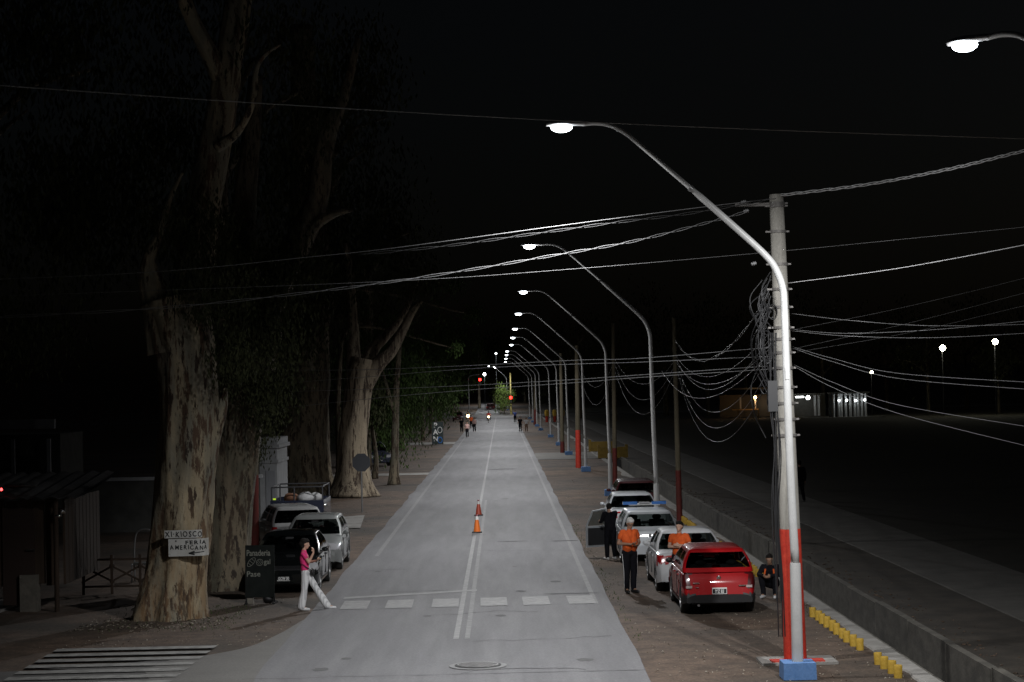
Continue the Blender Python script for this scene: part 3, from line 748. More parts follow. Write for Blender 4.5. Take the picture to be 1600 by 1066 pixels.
        for a in (.3,.65): pts.append((hh-c+c*math.sin(a*math.pi/2), yb-c+c*math.cos(a*math.pi/2)))
        for i in range(ns+1): y = yb-c-(yb-ya-2*c)*i/ns; pts.append((hh, y))
        for a in (.35,.7): pts.append((hh-c*(1-math.cos(a*math.pi/2)), ya+c-c*math.sin(a*math.pi/2)))
        for i in range(nf+1):
            x = (hh-c)-(2*hh-2*c)*i/nf; pts.append((x, ya-.03*(1-(x/hh)**2)))
        for a in (.3,.65): pts.append((-hh+c-c*math.sin(a*math.pi/2), ya+c-c*math.cos(a*math.pi/2)))
        return [Vector((x, y, z(y))) for x, y in pts]
    ks = [0,.1,.2,.4,.6,.78,.88,.95,1]
    G = [outline(k) for k in ks]; m_n = len(G[0])
    iF0, iF1 = ns+1, ns+3+nf+2      # windscreen index span
    iR0 = ns+1+2+nf+1+2; iB0 = iR0+ns+1; 
    def region(j):
        if j < ns: return 'L', j/ns
        if ns+2 <= j < ns+3+nf: return 'F', 0
        if iR0 <= j < iR0+ns: return 'Rr', 1-(j-iR0)/ns
        if iB0+1 <= j < iB0+3+nf: return 'B', 0
        return None, 0
    glass = {}
    base = len(mb.v)
    for r in G: mb.v += r
    split = .50 if style != 'hatch' else .46
    quart = {'hatch': .12, 'sedan': .17, 'suv': .30}[style]
    for k in range(len(ks)-1):
        for j in range(m_n):
            j2 = (j+1) % m_n; reg, u = region(j); key = None
            if 2 <= k < 6 or (k == 1 and reg == 'F') or (k == 1 and reg == 'B' and style == 'sedan'):
                if reg in ('F', 'B'): key = reg
                elif reg in ('L', 'Rr'):
                    lo = .11 if style != 'suv' else .04
                    uu = u+.5/ns
                    if lo < uu < .93 and abs(uu-split) > .035:
                        if style == 'suv' and abs(uu-.26) < .03: key = None
                        else: key = reg+('1' if uu > split else ('0' if not (style=='suv' and uu < .26) else 'q'))
            if key: glass.setdefault(key, []).append((k, j, j2))
            else: mb.f.append([base+k*m_n+j, base+(k+1)*m_n+j, base+(k+1)*m_n+j2, base+k*m_n+j2]); mb.mi.append(0)
    # roof crown
    c = sum(G[-1], Vector())/m_n; prev = base+(len(ks)-1)*m_n
    for s, dz in ((.93,.022),(.75,.045),(.4,.055),(.02,.057)):
        b = len(mb.v)
        for p in G[-1]: q = c+(p-c)*s; q.z = H-.055+dz; mb.v.append(q)
        for j in range(m_n): mb.f.append([prev+j, b+j, b+(j+1)%m_n, prev+(j+1)%m_n]); mb.mi.append(0)
        prev = b
    body = mb.build('body', paint, t, True, angle=38)
    names = {'F':'windshield','B':'rear_window'}
    for key, fl in glass.items():
        g = MB(); idx = {}
        for k, j, j2 in fl:
            f = []
            for (a, b) in ((k,j),(k+1,j),(k+1,j2),(k,j2)):
                if (a,b) not in idx:
                    idx[(a,b)] = len(g.v); p = G[a][b]; g.v.append(p+(c-p)*.004)
                f.append(idx[(a,b)])
            g.f.append(f); g.mi.append(0)
        g.build(names.get(key, 'side_window'), M_glass, t, True)
        if detail and key in ('F','B','L0','L1','Rr0','Rr1'):
            # rubber surround: thin tube along border
            pass
    bump_m = bumper or paint
    patch(lambda c_: c_.y < -h2+.33 and c_.z < .46, .022, 'rear_bumper', bump_m, cap=0)
    patch(lambda c_: c_.y > h2-.45 and c_.z < .50, .022, 'front_bumper', bump_m, cap=nc-1)
    if bumper: patch(lambda c_: abs(c_.y) < h2-.35 and c_.z < .30, .012, 'side_skirt', bumper)
    tm = tail or M_tail
    if style == 'sedan': tp = lambda c_: c_.y < -h2+.30 and .70 < c_.z < .90 and abs(c_.x) > .50*W/1.66
    elif style == 'suv': tp = lambda c_: c_.y < -h2+.22 and .62 < c_.z < .97 and abs(c_.x) > .66*W/1.7
    else: tp = lambda c_: c_.y < -h2+.26 and .58 < c_.z < .93 and abs(c_.x) > .62*W/1.66
    for s in (-1, 1):
        patch(lambda c_: tp(c_) and c_.x*s > 0, .008, 'taillight', tm)
        if style == 'hatch':
            m = MB(); m.box((s*.655, -h2+.035, .615), (.13,.05,.05), rot=(0,0,-s*.25)); m.build('reversing_light', mat('lamp_milky', (.45,.38,.36), .4) if 'lamp_milky' not in MATS else MATS['lamp_milky'], t)
        patch(lambda c_: c_.y > h2-.36 and .60 < c_.z < .76 and abs(c_.x) > .42 and c_.x*s > 0, .008, 'headlight', M_clear)
    patch(lambda c_: c_.y > h2-.2 and .60 < c_.z < .70 and abs(c_.x) < .40, .006, 'grille', M_dark)
    patch(lambda c_: c_.y > h2-.2 and .32 < c_.z < .44 and abs(c_.x) < .52, .026, 'lower_grille', M_dark)
    # underbody
    m = MB(); m.box((0, 0, .36), (W-.50, L-.5, .30)); m.box((0,(wys[0]+wys[1])/2,.36),(W-.18,wys[1]-wys[0]-.80,.26)); m.build('underbody', M_dark, t)
    # wheels
    for wy in wys:
        for s in (-1, 1):
            M_ = Matrix.Translation((s*(W/2-.105), wy, wr)) @ Matrix.Rotation(R(90)*s, 4, 'Y')
            m = MB(); m.lathe([(.17,-.09),(.26,-.095),(.285,-.085),(wr,-.06),(wr,.06),(.285,.085),(.26,.095),(.195,.09),(.19,.06)], 28, M_); w_ = m.build('wheel', M_rub, t, True, angle=35)
            m = MB(); m.lathe([(.19,.055),(.192,.085),(.175,.088),(.17,.062)], 28, M_)
            m.lathe([(.045,.05),(.04,.085),(.01,.088)], 14, M_)
            for a in range(7):
                Ma = M_ @ Matrix.Rotation(2*math.pi*a/7, 4, 'Z'); m.box((.11,0,.07),(.14,.035,.02), M=Ma)
            m.build('rim', M_metal, w_, True, angle=35)
            m = MB(); m.lathe([(.36,-.14),(.36,.03),(.34,.03),(.34,-.14)], 20, Matrix.Translation((s*(W/2-.15), wy, wr)) @ Matrix.Rotation(R(90)*s, 4, 'Y')); 
    # mirrors
    for s in (-1, 1):
        m = MB(); m.ball((s*(hb+.10), g1-.34, zb1+.07), (.085,.055,.062)); m.box((s*(hb+.02), g1-.34, zb1+.03),(.08,.04,.03))
        m.build('side_mirror', M_dark if bumper else paint, t, True)
    # plate
    def plate_at(y, z, flip):
        m = MB(); m.box((0, y, z), (.32, .012, .14)); pl = m.build('license_plate', M_platew, t)
        sgn = -1 if not flip else 1
        m = MB(); m.box((0, y+sgn*.007, z-.008), (.30,.004,.098)); m.build('plate_field', M_dark, pl)
        vs, fs = text_verts(plate, .105, 'CENTER', .003)
        Mt = Matrix.Translation((0, y+sgn*.0105, z-.045)) @ Matrix.Rotation(math.pi if flip else 0, 4, 'Z') @ Matrix.Rotation(R(90), 4, 'X')
        m = MB(); m.add([Vector((v.x*.68, v.y, 0)) for v in vs], fs, Mt); m.build('plate_characters', M_platew, pl)
    plate_at(-h2-.035, .53 if style != 'suv' else .60, False); plate_at(h2+.032, .42, True)
    # badge, handle, wiper
    def surf(z, rear=True):
        r_ = [c_ for c_ in cols if interp(top, c_) >= z and (c_ < 0) == rear]; return r_[0] if rear else r_[-1]
    yb = surf(.80); m = MB(); m.lathe([(.048,0),(.048,.012),(.036,.016),(.036,.008)], 18, Matrix.Translation((0, yb-.008, .80)) @ Matrix.Rotation(R(90),4,'X')); m.build('emblem', M_chrome, t, True, angle=40)
    yb = surf(.65, False); m = MB(); m.box((0, yb+.014, .65),(.13,.012,.03)); m.box((0, yb+.014,.65),(.04,.012,.05)); m.build('emblem', M_chrome, t)
    for s in (-1, 1):
        for dy in (-.15, .80 if style != 'hatch' else .7):
            m = MB(); m.box((s*(hw(0)-.012), -.2+dy-.35, .80),(.03,.16,.028)); m.build('door_handle', paint, t)
    # door seams drawn as thin grooves
    for s in (-1,1):
        for y in (g0+(g1-g0)*.14, g0+(g1-g0)*split, g1-.18):
            m = MB(); m.box((s*(hw(0)+.0008-.016), y, .60),(.03,.010,.52)); m.build('door_seam', M_dark, t)
    # seats and wheel
    for s in (-1, 1):
        m = MB(); m.box((s*.34, .1, .98),(.42,.12,.30)); m.ball((s*.34, .06, 1.20),(.13,.05,.09)); m.build('seat', M_inter, t, True, angle=40)
        m = MB(); m.box((s*.34, g0+.55 if style!='sedan' else g0+.3, .98),(.5,.1,.14)); m.ball((s*.34, g0+.52 if style!='sedan' else g0+.27, 1.08),(.12,.05,.07)); m.build('seat', M_inter, t, True, angle=40)
    m = MB(); m.box((0, g1-.55, .97),(W-.45,.3,.1)); m.build('dashboard', M_inter, t)
    m = MB(); m.box((0, .52, H-.16),(.2,.02,.05)); m.build('rear_view_mirror', M_inter, t)
    m = MB(); m.tube([(-W*.28,-h2+.2,.22),(-W*.28,-h2-.0,.22)], .028, 10); m.build('exhaust_pipe', M_metal, t, True, angle=40)
    return t
def paint(name, c, metal=0, c2=None): return mat(name, c, .55, metal, coat=.8, spec=.2, col2=c2, scale=2)
P_red = paint('paint_red', (.32,.003,.005)); P_white = paint('paint_white', (.62,.63,.64)); P_silver = paint('paint_silver', (.50,.52,.54), .35)
P_black = mat('paint_black', (.004,.005,.005), .18, spec=.3, coat=1); P_sil2 = paint('paint_silver_dull', (.24,.25,.245), .3); P_wht2 = paint('paint_white_dark', (.34,.34,.34)); P_wine = paint('paint_wine', (.05,.01,.012)); P_navy = paint('paint_navy', (.02,.025,.05))  # second white is a darker version for the wagon
GR = 'cars parked on the right shoulder'; GL = 'cars parked on the left shoulder'
redc = car('parked_car', 'red hatchback with black bumper, nearest of the right hand cars', (4.64, 46.45, 0), R(0), P_red, 3.9, 1.62, 1.44, 'hatch', 'IYZ 83', GR, bumper=M_dark, tail=M_taildark)
for (x, z, w_) in ((-.50,.70,.14),(.50,.635,.15),(-.48,.61,.08)):
    m = MB(); m.box((x, -3.9/2+ (-.004 if z<.66 else .022) , z),(w_,.006,.028 if z>.62 else .014)); m.build('sticker', M_chrome, redc)
for (x0,x1) in ((-.42,.02),):
    m = MB(); m.box((-.14,-1.955+.20,.955),(.6,.012,.014),rot=(0,R(-4),0)); m.build('rear_wiper', M_dark, redc)
whitec = car('parked_car', 'white sedan behind the red hatchback with a man leaning on it', (4.50, 51.55, 0), R(0), P_white, 4.25, 1.68, 1.46, 'sedan', 'HKR 41', GR)
pol = car('parked_car', 'silver hatchback with blue roof light bar and open driver door', (4.10, 59.6, 0), R(0), P_silver, 3.9, 1.66, 1.50, 'suv', 'LMB 20', GR)
m = MB(); m.box((0,.15,1.56),(.9,.22,.05)); lb_ = m.build('light_bar', M_platew, pol)
mat('police_blue', (.05,.2,.6), .2, coat=1)
for s in (-.42,.42):
    m = MB(); m.box((s,.15,1.60),(.42,.24,.085)); m.build('blue_dome', MATS['police_blue'], lb_)
m = MB(); m.box((0,.15,1.60),(.3,.22,.07)); m.build('clear_dome', M_clear, lb_)
# open driver's door, hinged forward on the left
dm = MB(); Md = Matrix.Translation((-.80, .95, 0)) @ Matrix.Rotation(R(-62), 4, 'Z')
dm.box((-0.0,-.52,.62),(.05,1.0,.62), M=Md); drd = dm.build('open_door', P_silver, pol)
m = MB(); m.box((.035,-.52,.62),(.03,.9,.5), M=Md); m.build('door_lining', M_inter, drd)
m = MB()
for a,b in (((0,-1.0,.93),(.12,-.86,1.36)),((.12,-.86,1.36),(.12,-.42,1.42)),((.12,-.42,1.42),(0,-.02,.95))): m.tube([a,b], .028, 8, M=Md)
m.build('window_frame', P_silver, drd, True, angle=40)
m = MB(); m.add([(0,-.98,.94),(0,-.04,.94),(.12,-.42,1.40),(.12,-.85,1.35)],[(0,1,2,3)],Md); m.build('door_window', M_glass, drd)
car('parked_car', 'white sedan in front of the car with the light bar, seen over its roof', (4.28, 69.3, 0), R(0), P_silver, 4.3, 1.70, 1.47, 'sedan', 'KPT 55', GR)
car('parked_car', 'dark red wagon, farthest of the cars parked on the right', (4.95, 78.0, 0), 0, P_wine, 4.2, 1.70, 1.52, 'suv', 'FDN 19', GR)
# left shoulder, facing the camera
blk = car('parked_car', 'black car facing the camera behind the woman in striped trousers', (-5.50, 53.15, 0), R(180), P_black, 4.2, 1.72, 1.46, 'sedan', 'GCW 30', GL)
car('parked_car', 'silver hatchback just behind the black car with its dark mirror out', (-5.42, 59.4, 0), R(180), P_sil2, 3.9, 1.68, 1.48, 'hatch', 'DXA 72', GL)
car('parked_car', 'white wagon parked askew left of the silver hatchback', (-6.75, 64.6, 0), R(14), P_wht2, 4.2, 1.70, 1.55, 'suv', 'EJU 88', GL)
p = gp(607, 728); car('parked_car', 'dark pickup-sized car parked under trees beyond the octagonal sign', (p.x-1.2, p.y+1, 0), R(200), P_navy, 4.4, 1.75, 1.65, 'suv', 'BRS 64', GL)
car('parked_car', 'far dark red car beside the bushes at the left road end', (-7.0, 330, 0), R(180), P_wine, 4.2, 1.75, 1.5, 'sedan', 'AAA 11', 'far traffic')
car('parked_car', 'tiny far car on the road beyond the traffic lights', (-2.3, 428, gz(428)+.04), R(0), P_wine, 4.2, 1.75, 1.5, 'suv', 'AAA 12', 'far traffic')
# trailer
M_steeld = mat('steel_dark', (.07,.07,.075), .6, .3)
t = thing('cargo_trailer', 'dark blue cargo trailer with a frame and white bundles behind the parked cars', 'trailer', (-7.15, 72.5, 0))
m = MB(); 
for (c_, d_) in (((0,-1.4,.98),(1.85,.05,.62)),((0,1.4,.98),(1.85,.05,.62)),((-.9,0,.98),(.05,2.75,.62)),((.9,0,.98),(.05,2.75,.62)),((0,0,.68),(1.75,2.74,.05))): m.box(c_, d_)
m.build('bed', P_navy, t)
m = MB(); 
for s in (-1,1):
    for y in (-1.36,1.36): m.tube([(s*.88,y,1.0),(s*.88,y,1.75)], .025, 8)
    m.tube([(s*.88,-1.36,1.75),(s*.88,1.36,1.75)], .025, 8)
m.tube([(-.88,-1.36,1.75),(.88,-1.36,1.75)], .025, 8); m.tube([(-.88,1.36,1.75),(.88,1.36,1.75)], .025, 8); m.tube([(-.1,-1.36,1.2),(-.1,-1.36,1.75)], .03, 8)
m.build('frame', M_steeld, t, True, angle=40)
for s in (-1,1):
    m = MB(); m.lathe([(.15,-.1),(.32,-.08),(.33,0),(.32,.08),(.15,.1)], 20, Matrix.Translation((s*.82,0,.33)) @ Matrix.Rotation(R(90),4,'Y')); m.build('wheel', M_rub, t, True, angle=35)
m = MB(); m.tube([(0,-1.4,.6),(0,-2.4,.5)], .04, 8); m.build('tow_bar', M_metal, t)
for k,(x,y,r_,c_) in enumerate(((.25,-1.0,.24,M_whitecl),(.62,-.9,.2,M_whitecl),(-.25,-.9,.22,mat('sack_brown',(.25,.12,.07),.9)))):
    m = MB(); m.ball((0,0,0),(r_*1.2,r_,r_*.8),nu=14); 
    for v in m.v: v += noise.noise_vector(v*7+Vector((k,0,0)))*.05
    m.build('bundle', c_, None, True, loc=(-7.15+x,72.5+y,1.36), label=['round white bundle in the middle of the trailer','white bundle at the right side of the trailer','brown sack at the left of the white bundles in the trailer'][k], cat='bundle', group='bundles in the trailer')
m = MB(); m.box((0,0,.04),(.09,.06,.05)); m.build('reflector', mat('reflector_glow', (.5,.7,.02), .3, emit=(.7,1,.05), es=.5), None, loc=(-7.93,71.1,1.31), label='yellow-green reflector on the left corner of the trailer, its sparkle made as a glow', cat='reflector')  # emission stands in for lamp light glinting off the reflector
# ------------------------------------------------------------------ motorcycles
def moto(label, loc, rz, lit, col=(.02,.02,.02), group='motorcycles', hr=.10):
    t = thing('motorcycle', label, 'motorcycle', loc, rz, group)
    pm = paint('moto_paint', col)
    for y in (-.62,.62):
        Mw = Matrix.Translation((0,y,.30)) @ Matrix.Rotation(R(90),4,'Y'); m = MB(); ring = [(.30*math.cos(a*math.pi/12)*1, .30*math.sin(a*math.pi/12), 0) for a in range(25)]
        m.tube(ring, .045, 8, M=Mw); 
        w_ = m.build('wheel', M_rub, t, True)
        m = MB(); 
        for a in range(6): m.tube([(0,0,0),(.28*math.cos(a*math.pi/3),.28*math.sin(a*math.pi/3),0)], .012, 5, M=Mw)
        m.lathe([(.05,-.04),(.05,.04)], 10, Mw); m.build('rim', M_chrome, w_)
    m = MB(); m.box((0,0,.42),(.22,.42,.30)); m.tube([(0,.62,.3),(0,.42,.92)], .035, 8); m.tube([(0,-.62,.3),(0,-.1,.45)], .03, 8); m.tube([(.13,.1,.3),(.15,-.75,.36)], .04, 8); m.build('engine_frame', M_metal, t, True, angle=40)
    m = MB(); m.ball((0,.14,.80),(.14,.28,.14)); m.ball((0,-.05,.62),(.12,.5,.12)); m.build('tank', pm, t, True)
    m = MB(); m.ball((0,-.38,.80),(.13,.36,.06)); m.build('seat', M_dark, t, True)
    m = MB(); m.tube(catmull([(-.36,.22,1.04),(-.2,.36,1.02),(0,.42,.94),(.2,.36,1.02),(.36,.22,1.04)],4), .016, 8); m.build('handlebar', M_chrome, t, True)
    for s in (-1,1):
        m = MB(); m.tube([(s*.28,.3,1.03),(s*.30,.32,1.2)], .008, 6); m.ball((s*.31,.32,1.24),(.07,.015,.045)); m.build('mirror', M_chrome, t, True)
    m = MB(); m.ball((0,.52,.88),(hr,.07,hr)); m.build('headlight', mat('headlight_lit', (1,.9,.7), .3, emit=(1,.72,.33), es=lit) if lit else M_clear, t, True)
    m = MB(); m.ball((0,-.76,.80),(.06,.03,.04)); m.build('taillight', M_tail, t, True)
    return t
p = dp(492, 793, 69); moto('dark motorcycle with chrome mirrors parked behind the silver hatchback', (p.x, 68.6, 0), R(200), 0)
moto('motorcycle ridden toward the camera along the far road, headlight on', (-1.95, 305, ZR), R(180), 12, hr=.14)
moto('far motorcycle with a strong yellow headlight at the left road end', (-5.3, 322, 0), R(182), 14, (.3,.02,.02), hr=.24)
# ------------------------------------------------------------------ people
def remeshed(mb, vox, smooth_it=2):
    m = mb.mesh('tmp'); o = bpy.data.objects.new('tmp', m); COL.objects.link(o)
    md = o.modifiers.new('r', 'REMESH'); md.mode = 'VOXEL'; md.voxel_size = vox
    sm = o.modifiers.new('s', 'SMOOTH'); sm.factor = .5; sm.iterations = smooth_it
    dg = bpy.context.evaluated_depsgraph_get()
    r = bpy.data.meshes.new_from_object(o.evaluated_get(dg))
    bpy.data.objects.remove(o); bpy.data.meshes.remove(m)
    r.polygons.foreach_set('use_smooth', [True]*len(r.polygons)); return r
def put(mesh, name, m_, parent):
    mesh.name = name; mesh.materials.clear(); mesh.materials.append(m_)
    o = bpy.data.objects.new(name, mesh); COL.objects.link(o); o.parent = parent; KIDS.setdefault(parent.name, []).append(o); return o
def limb(mb, pts, rad, n=12):
    """tapered segments with spherical joints so the remesh is continuous"""
    pts = [Vector(p) for p in pts]
    for i in range(len(pts)-1): mb.tube([pts[i], pts[i].lerp(pts[i+1], .5), pts[i+1]], [rad[i], (rad[i]+rad[i+1])/2*1.03, rad[i+1]], n)
    for p, r in zip(pts, rad): mb.ball(p, r*.99, nu=n)
def hand(mb, wr, d, palm_n, side, curl=.5, s=1.0):
    """palm with four bent fingers of different lengths and a thumb off its side"""
    d = Vector(d).normalized(); nrm = Vector(palm_n); nrm = (nrm-d*nrm.dot(d)).normalized(); sd = d.cross(nrm)*side
    wr = Vector(wr)
    for k in range(4):
        o = (k-1.5)*.019*s; b0 = wr+d*.02+sd*o*.7; b1 = wr+d*.085*s+sd*o
        limb(mb, [b0, b1], [.014*s, .0115*s], 8)
        ln = (.062,.072,.076,.060)[k]*s; q = b1; dirn = d
        ps = [b1]
        for j, f in enumerate((.45,.32,.23)):
            a = curl*(j+1)*.55; dirn = (d*math.cos(a)+nrm*math.sin(a)); q = q+dirn*ln*f; ps.append(q)
        limb(mb, ps, [.0098*s,.0092*s,.0085*s,.0075*s], 8)
    t0 = wr+d*.03*s+sd*.03*s; t1 = t0+(d*.6+sd*.7)*.035*s; t2 = t1+(d*.85+nrm*.4+sd*.2)*.033*s
    limb(mb, [wr+d*.015, t0, t1, t2], [.015*s,.0135*s,.011*s,.0088*s], 8)
def person(label, loc, rz, H, P, top, legs, hair, skin=M_skin, vox=.009, shoes=M_dark, flare=False, long_hair=False, belly=0, sleeve=.5, woman=False, group=None, stripe=False, hands=True, glasses=False, helmet=None):
    t = thing('person', label, 'person', loc, rz, group); t.scale = (H/1.75,)*3
    J = dict(hipL=(-.09,0,.93), hipR=(.09,0,.93), kneeL=(-.11,.02,.50), kneeR=(.11,.02,.50), ankL=(-.12,-.02,.09), ankR=(.12,-.02,.09),
             toeL=(-.15,.17,.035), toeR=(.15,.17,.035), pelvis=(0,0,.98), waist=(0,0,1.10), chest=(0,.0,1.30), neck=(0,0,1.47), head=(0,.025,1.625),
             shL=(-.18,0,1.415), shR=(.18,0,1.415), elL=(-.24,-.03,1.14), elR=(.24,-.03,1.14), wrL=(-.25,.06,.90), wrR=(.25,.06,.90), look=(0,1,0), hdL=(0,.1,-1), hdR=(0,.1,-1), pnL=(1,0,0), pnR=(-1,0,0), curl=.5)
    J.update(P); V = {k: (Vector(v) if hasattr(v, '__len__') else v) for k, v in J.items()}
    w = .9 if woman else 1.0
    b = MB(); lk = V['look'].normalized(); rt = lk.cross(Vector((0,0,1))).normalized(); u = rt.cross(lk)
    Hm = Matrix(((rt.x,lk.x,u.x,V['head'].x),(rt.y,lk.y,u.y,V['head'].y),(rt.z,lk.z,u.z,V['head'].z),(0,0,0,1)))
    b.ball((0,-.012,.022), (.076,.094,.098), M=Hm, nu=16, nv=12); b.ball((0,.022,-.045), (.056,.066,.070), M=Hm, nu=14)
    b.ball((0,.055,-.085), (.030,.028,.024), M=Hm)                                   # chin
    limb(b, [Hm @ Vector((0,.078,.018)), Hm @ Vector((0,.102,-.018))], [.009,.015], 8)   # nose
    b.ball((0,.083,-.052), (.024,.010,.009), M=Hm)
    for s in (-1,1): b.ball((s*.077,-.008,-.005), (.010,.020,.032), M=Hm); b.ball((s*.03,.075,.034), (.022,.012,.009), M=Hm)
    limb(b, [V['chest'], V['neck'], Hm @ Vector((0,-.02,-.04))], [.07,.056*w,.052*w])
    limb(b, [V['pelvis'], V['waist'], V['chest']], [.11,.10,.11])
    for s in 'LR':
        limb(b, [V['chest'], V['sh'+s], V['el'+s], V['wr'+s]], [.07,.050*w,.040*w,.027*w])
        limb(b, [V['pelvis'], V['hip'+s], V['knee'+s], V['ank'+s], V['toe'+s]], [.09,.075,.052,.036,.028])
        if hands: hand(b, V['wr'+s], V['hd'+s], V['pn'+s], -1 if s == 'L' else 1, V['curl'])
        else: limb(b, [V['wr'+s], V['wr'+s]+V['hd'+s].normalized()*.12], [.03,.028])
    body = put(remeshed(b, vox), 'body', skin, t)
    if vox < .02:
        for s in (-1,1):
            e = MB(); e.ball((s*.030,.074,.016), (.013,.010,.008), M=Hm); e.build('eye', M_platew, t, True)
            e = MB(); e.ball((s*.030,.083,.016), (.006,.004,.006), M=Hm); e.build('pupil', M_dark, t, True)
    if glasses:
        g = MB()
        for s in (-1,1): g.tube([Hm @ Vector((s*.031+.024*math.cos(a*math.pi/6), .094, .014+.018*math.sin(a*math.pi/6))) for a in range(13)], .003, 6); g.tube([Hm @ Vector((s*.055,.09,.02)), Hm @ Vector((s*.08,0,.02))], .003, 6)
        g.build('glasses', M_dark, t, True)
    # clothes
    c = MB(); k = 1.0 if not woman else .86
    for s, sg in (('L',-1),('R',1)):
        o = Vector((sg*.055,0,0)) if abs((V['shR']-V['shL']).x) > .1 else Vector((0,sg*.055,0))
        limb(c, [V['waist']+o-Vector((0,0,.10)), V['waist']+o+Vector((0,belly,0)), V['chest']+o*1.25, V['sh'+s]*.75+V['neck']*.25-Vector((0,0,.03))], [.115*k,(.112+belly*.4)*k,.118*k,.075*k])
        el = V['sh'+s].lerp(V['el'+s], min(1, sleeve)); pts = [V['chest']+o, V['sh'+s]-Vector((0,0,.012)), el]; rr = [.10*k,.062*k,.064*k]
        if sleeve > 1: pts += [V['wr'+s]]; rr = [.10*k,.073*k,.055*k,.042*k]
        limb(c, pts, rr)
    limb(c, [V['waist'], V['chest']], [.12*k,.12*k]); limb(c, [V['chest'], V['neck']-Vector((0,0,.035))], [.09,.066])
    cm = remeshed(c, max(vox, .011))
    for v in cm.vertices: v.co += v.normal*(.006*noise.noise(v.co*14))
    put(cm, 'shirt', top, t)
    tr = MB()
    for s in 'LR':
        hem = V['ank'+s]+(V['knee'+s]-V['ank'+s])*.03
        r_ = [.125,.105,.078,.062] if not flare else [.118,.100,.082,.098]
        limb(tr, [V['pelvis']-Vector((0,0,.03)), V['hip'+s], V['knee'+s], hem], r_)
    limb(tr, [V['pelvis'], V['pelvis']+Vector((0,0,.05))], [.125,.115])
    tm_ = remeshed(tr, max(vox, .011))
    for v in tm_.vertices: v.co += v.normal*(.008*noise.noise(Vector((v.co.x*9, v.co.y*9, v.co.z*5))))
    put(tm_, 'trousers', legs, t)
    if stripe:
        s_ = MB(); 
        for sg, s in ((-1,'L'),(1,'R')):
            for dx in (0,):
                a = [V['hip'+s]+Vector((sg*.108,.02,-.02)), V['knee'+s]+Vector((sg*.080,.01,0)), V['ank'+s]+Vector((sg*.064,0,.04))]
                s_.tube(catmull(a,6), .007, 6)
        s_.build('side_stripe', M_whitecl, t, True)
    for s in 'LR':
        sh = MB(); a, tt = V['ank'+s], V['toe'+s]; d = (tt-a); d.z = 0; d.normalize() if d.length > 0 else None
        limb(sh, [a-d*.035-Vector((0,0,.04)), a+d*.08-Vector((0,0,.045)), tt], [.045,.046,.036]); put(remeshed(sh, max(vox,.010)), 'shoe', shoes, t)
    if helmet: 
        h = MB(); h.ball((0,-.01,.02),(.13,.15,.14),M=Hm,nu=16,nv=10); h.build('helmet', helmet, t, True)
    else:
        h = MB(); h.ball((0,-.030,.050), (.086,.096,.088), M=Hm, nu=16, nv=12); h.ball((0,-.05,.0), (.080,.070,.085), M=Hm, nu=16); h.ball((0,.006,.082), (.078,.082,.055), M=Hm, nu=16)
        if long_hair: h.ball((0,-.10,.0), (.065,.065,.07), M=Hm); h.ball((0,-.05,.07),(.09,.10,.07),M=Hm); h.ball((0,-.06,-.06),(.075,.06,.07),M=Hm)
        hm = remeshed(h, max(vox,.010)); 
        for v in hm.vertices: v.co += v.normal*(.006*noise.noise(v.co*40))
        put(hm, 'hair', hair, t)
    return t
dn = Vector
# man in orange by the silver car
p = gp(985, 927)
m1 = person('grey-haired man in orange T-shirt and black track trousers looking down at his hands', (p.x, p.y+.05, 0), R(180+24), 1.84,
  dict(head=(0,.075,1.60), neck=(0,.02,1.47), look=(.05,1,-.50), elL=(-.27,-.02,1.15), elR=(.27,-.02,1.15), wrL=(-.09,.24,1.10), wrR=(.09,.27,1.14), hdL=(.85,.35,.1), hdR=(-.75,.45,.15), pnL=(0,-.4,1), pnR=(0,-.6,1), kneeL=(-.09,.03,.5), kneeR=(.09,.02,.5), ankL=(-.09,-.01,.09), ankR=(.08,-.01,.09), toeL=(-.12,.17,.035), toeR=(.13,.17,.035), curl=.9),
  M_orange, M_blackcl, M_hairg, M_skin2, belly=.05, stripe=True, glasses=True)
m = MB(); m.box((0,.33,1.17),(.15,.02,.08),rot=(R(-50),0,0)); m.build('phone', M_dark, None, loc=None) if False else None
m2 = person('dark-haired man in orange T-shirt with crossed arms between the white sedan and red hatchback', (4.17, 48.9, 0), R(180+8), 1.76,
  dict(look=(.75,1,.0), elL=(-.26,.06,1.16), elR=(.26,.06,1.16), wrL=(.04,.20,1.20), wrR=(-.05,.23,1.16), hdL=(.95,.05,.05), hdR=(-.95,-.1,.1), pnL=(0,-1,0), pnR=(0,-1,0), curl=.5, hipL=(-.09,.0,.92), hipR=(.09,.0,.92), kneeL=(-.09,.10,.50), kneeR=(.13,.05,.50), ankL=(-.08,.06,.09), ankR=(.19,.02,.09), toeL=(-.10,.25,.035), toeR=(.24,.2,.035)),
  M_orange, M_blackcl, M_hairb, M_skin)
pw = gp(470, 955)
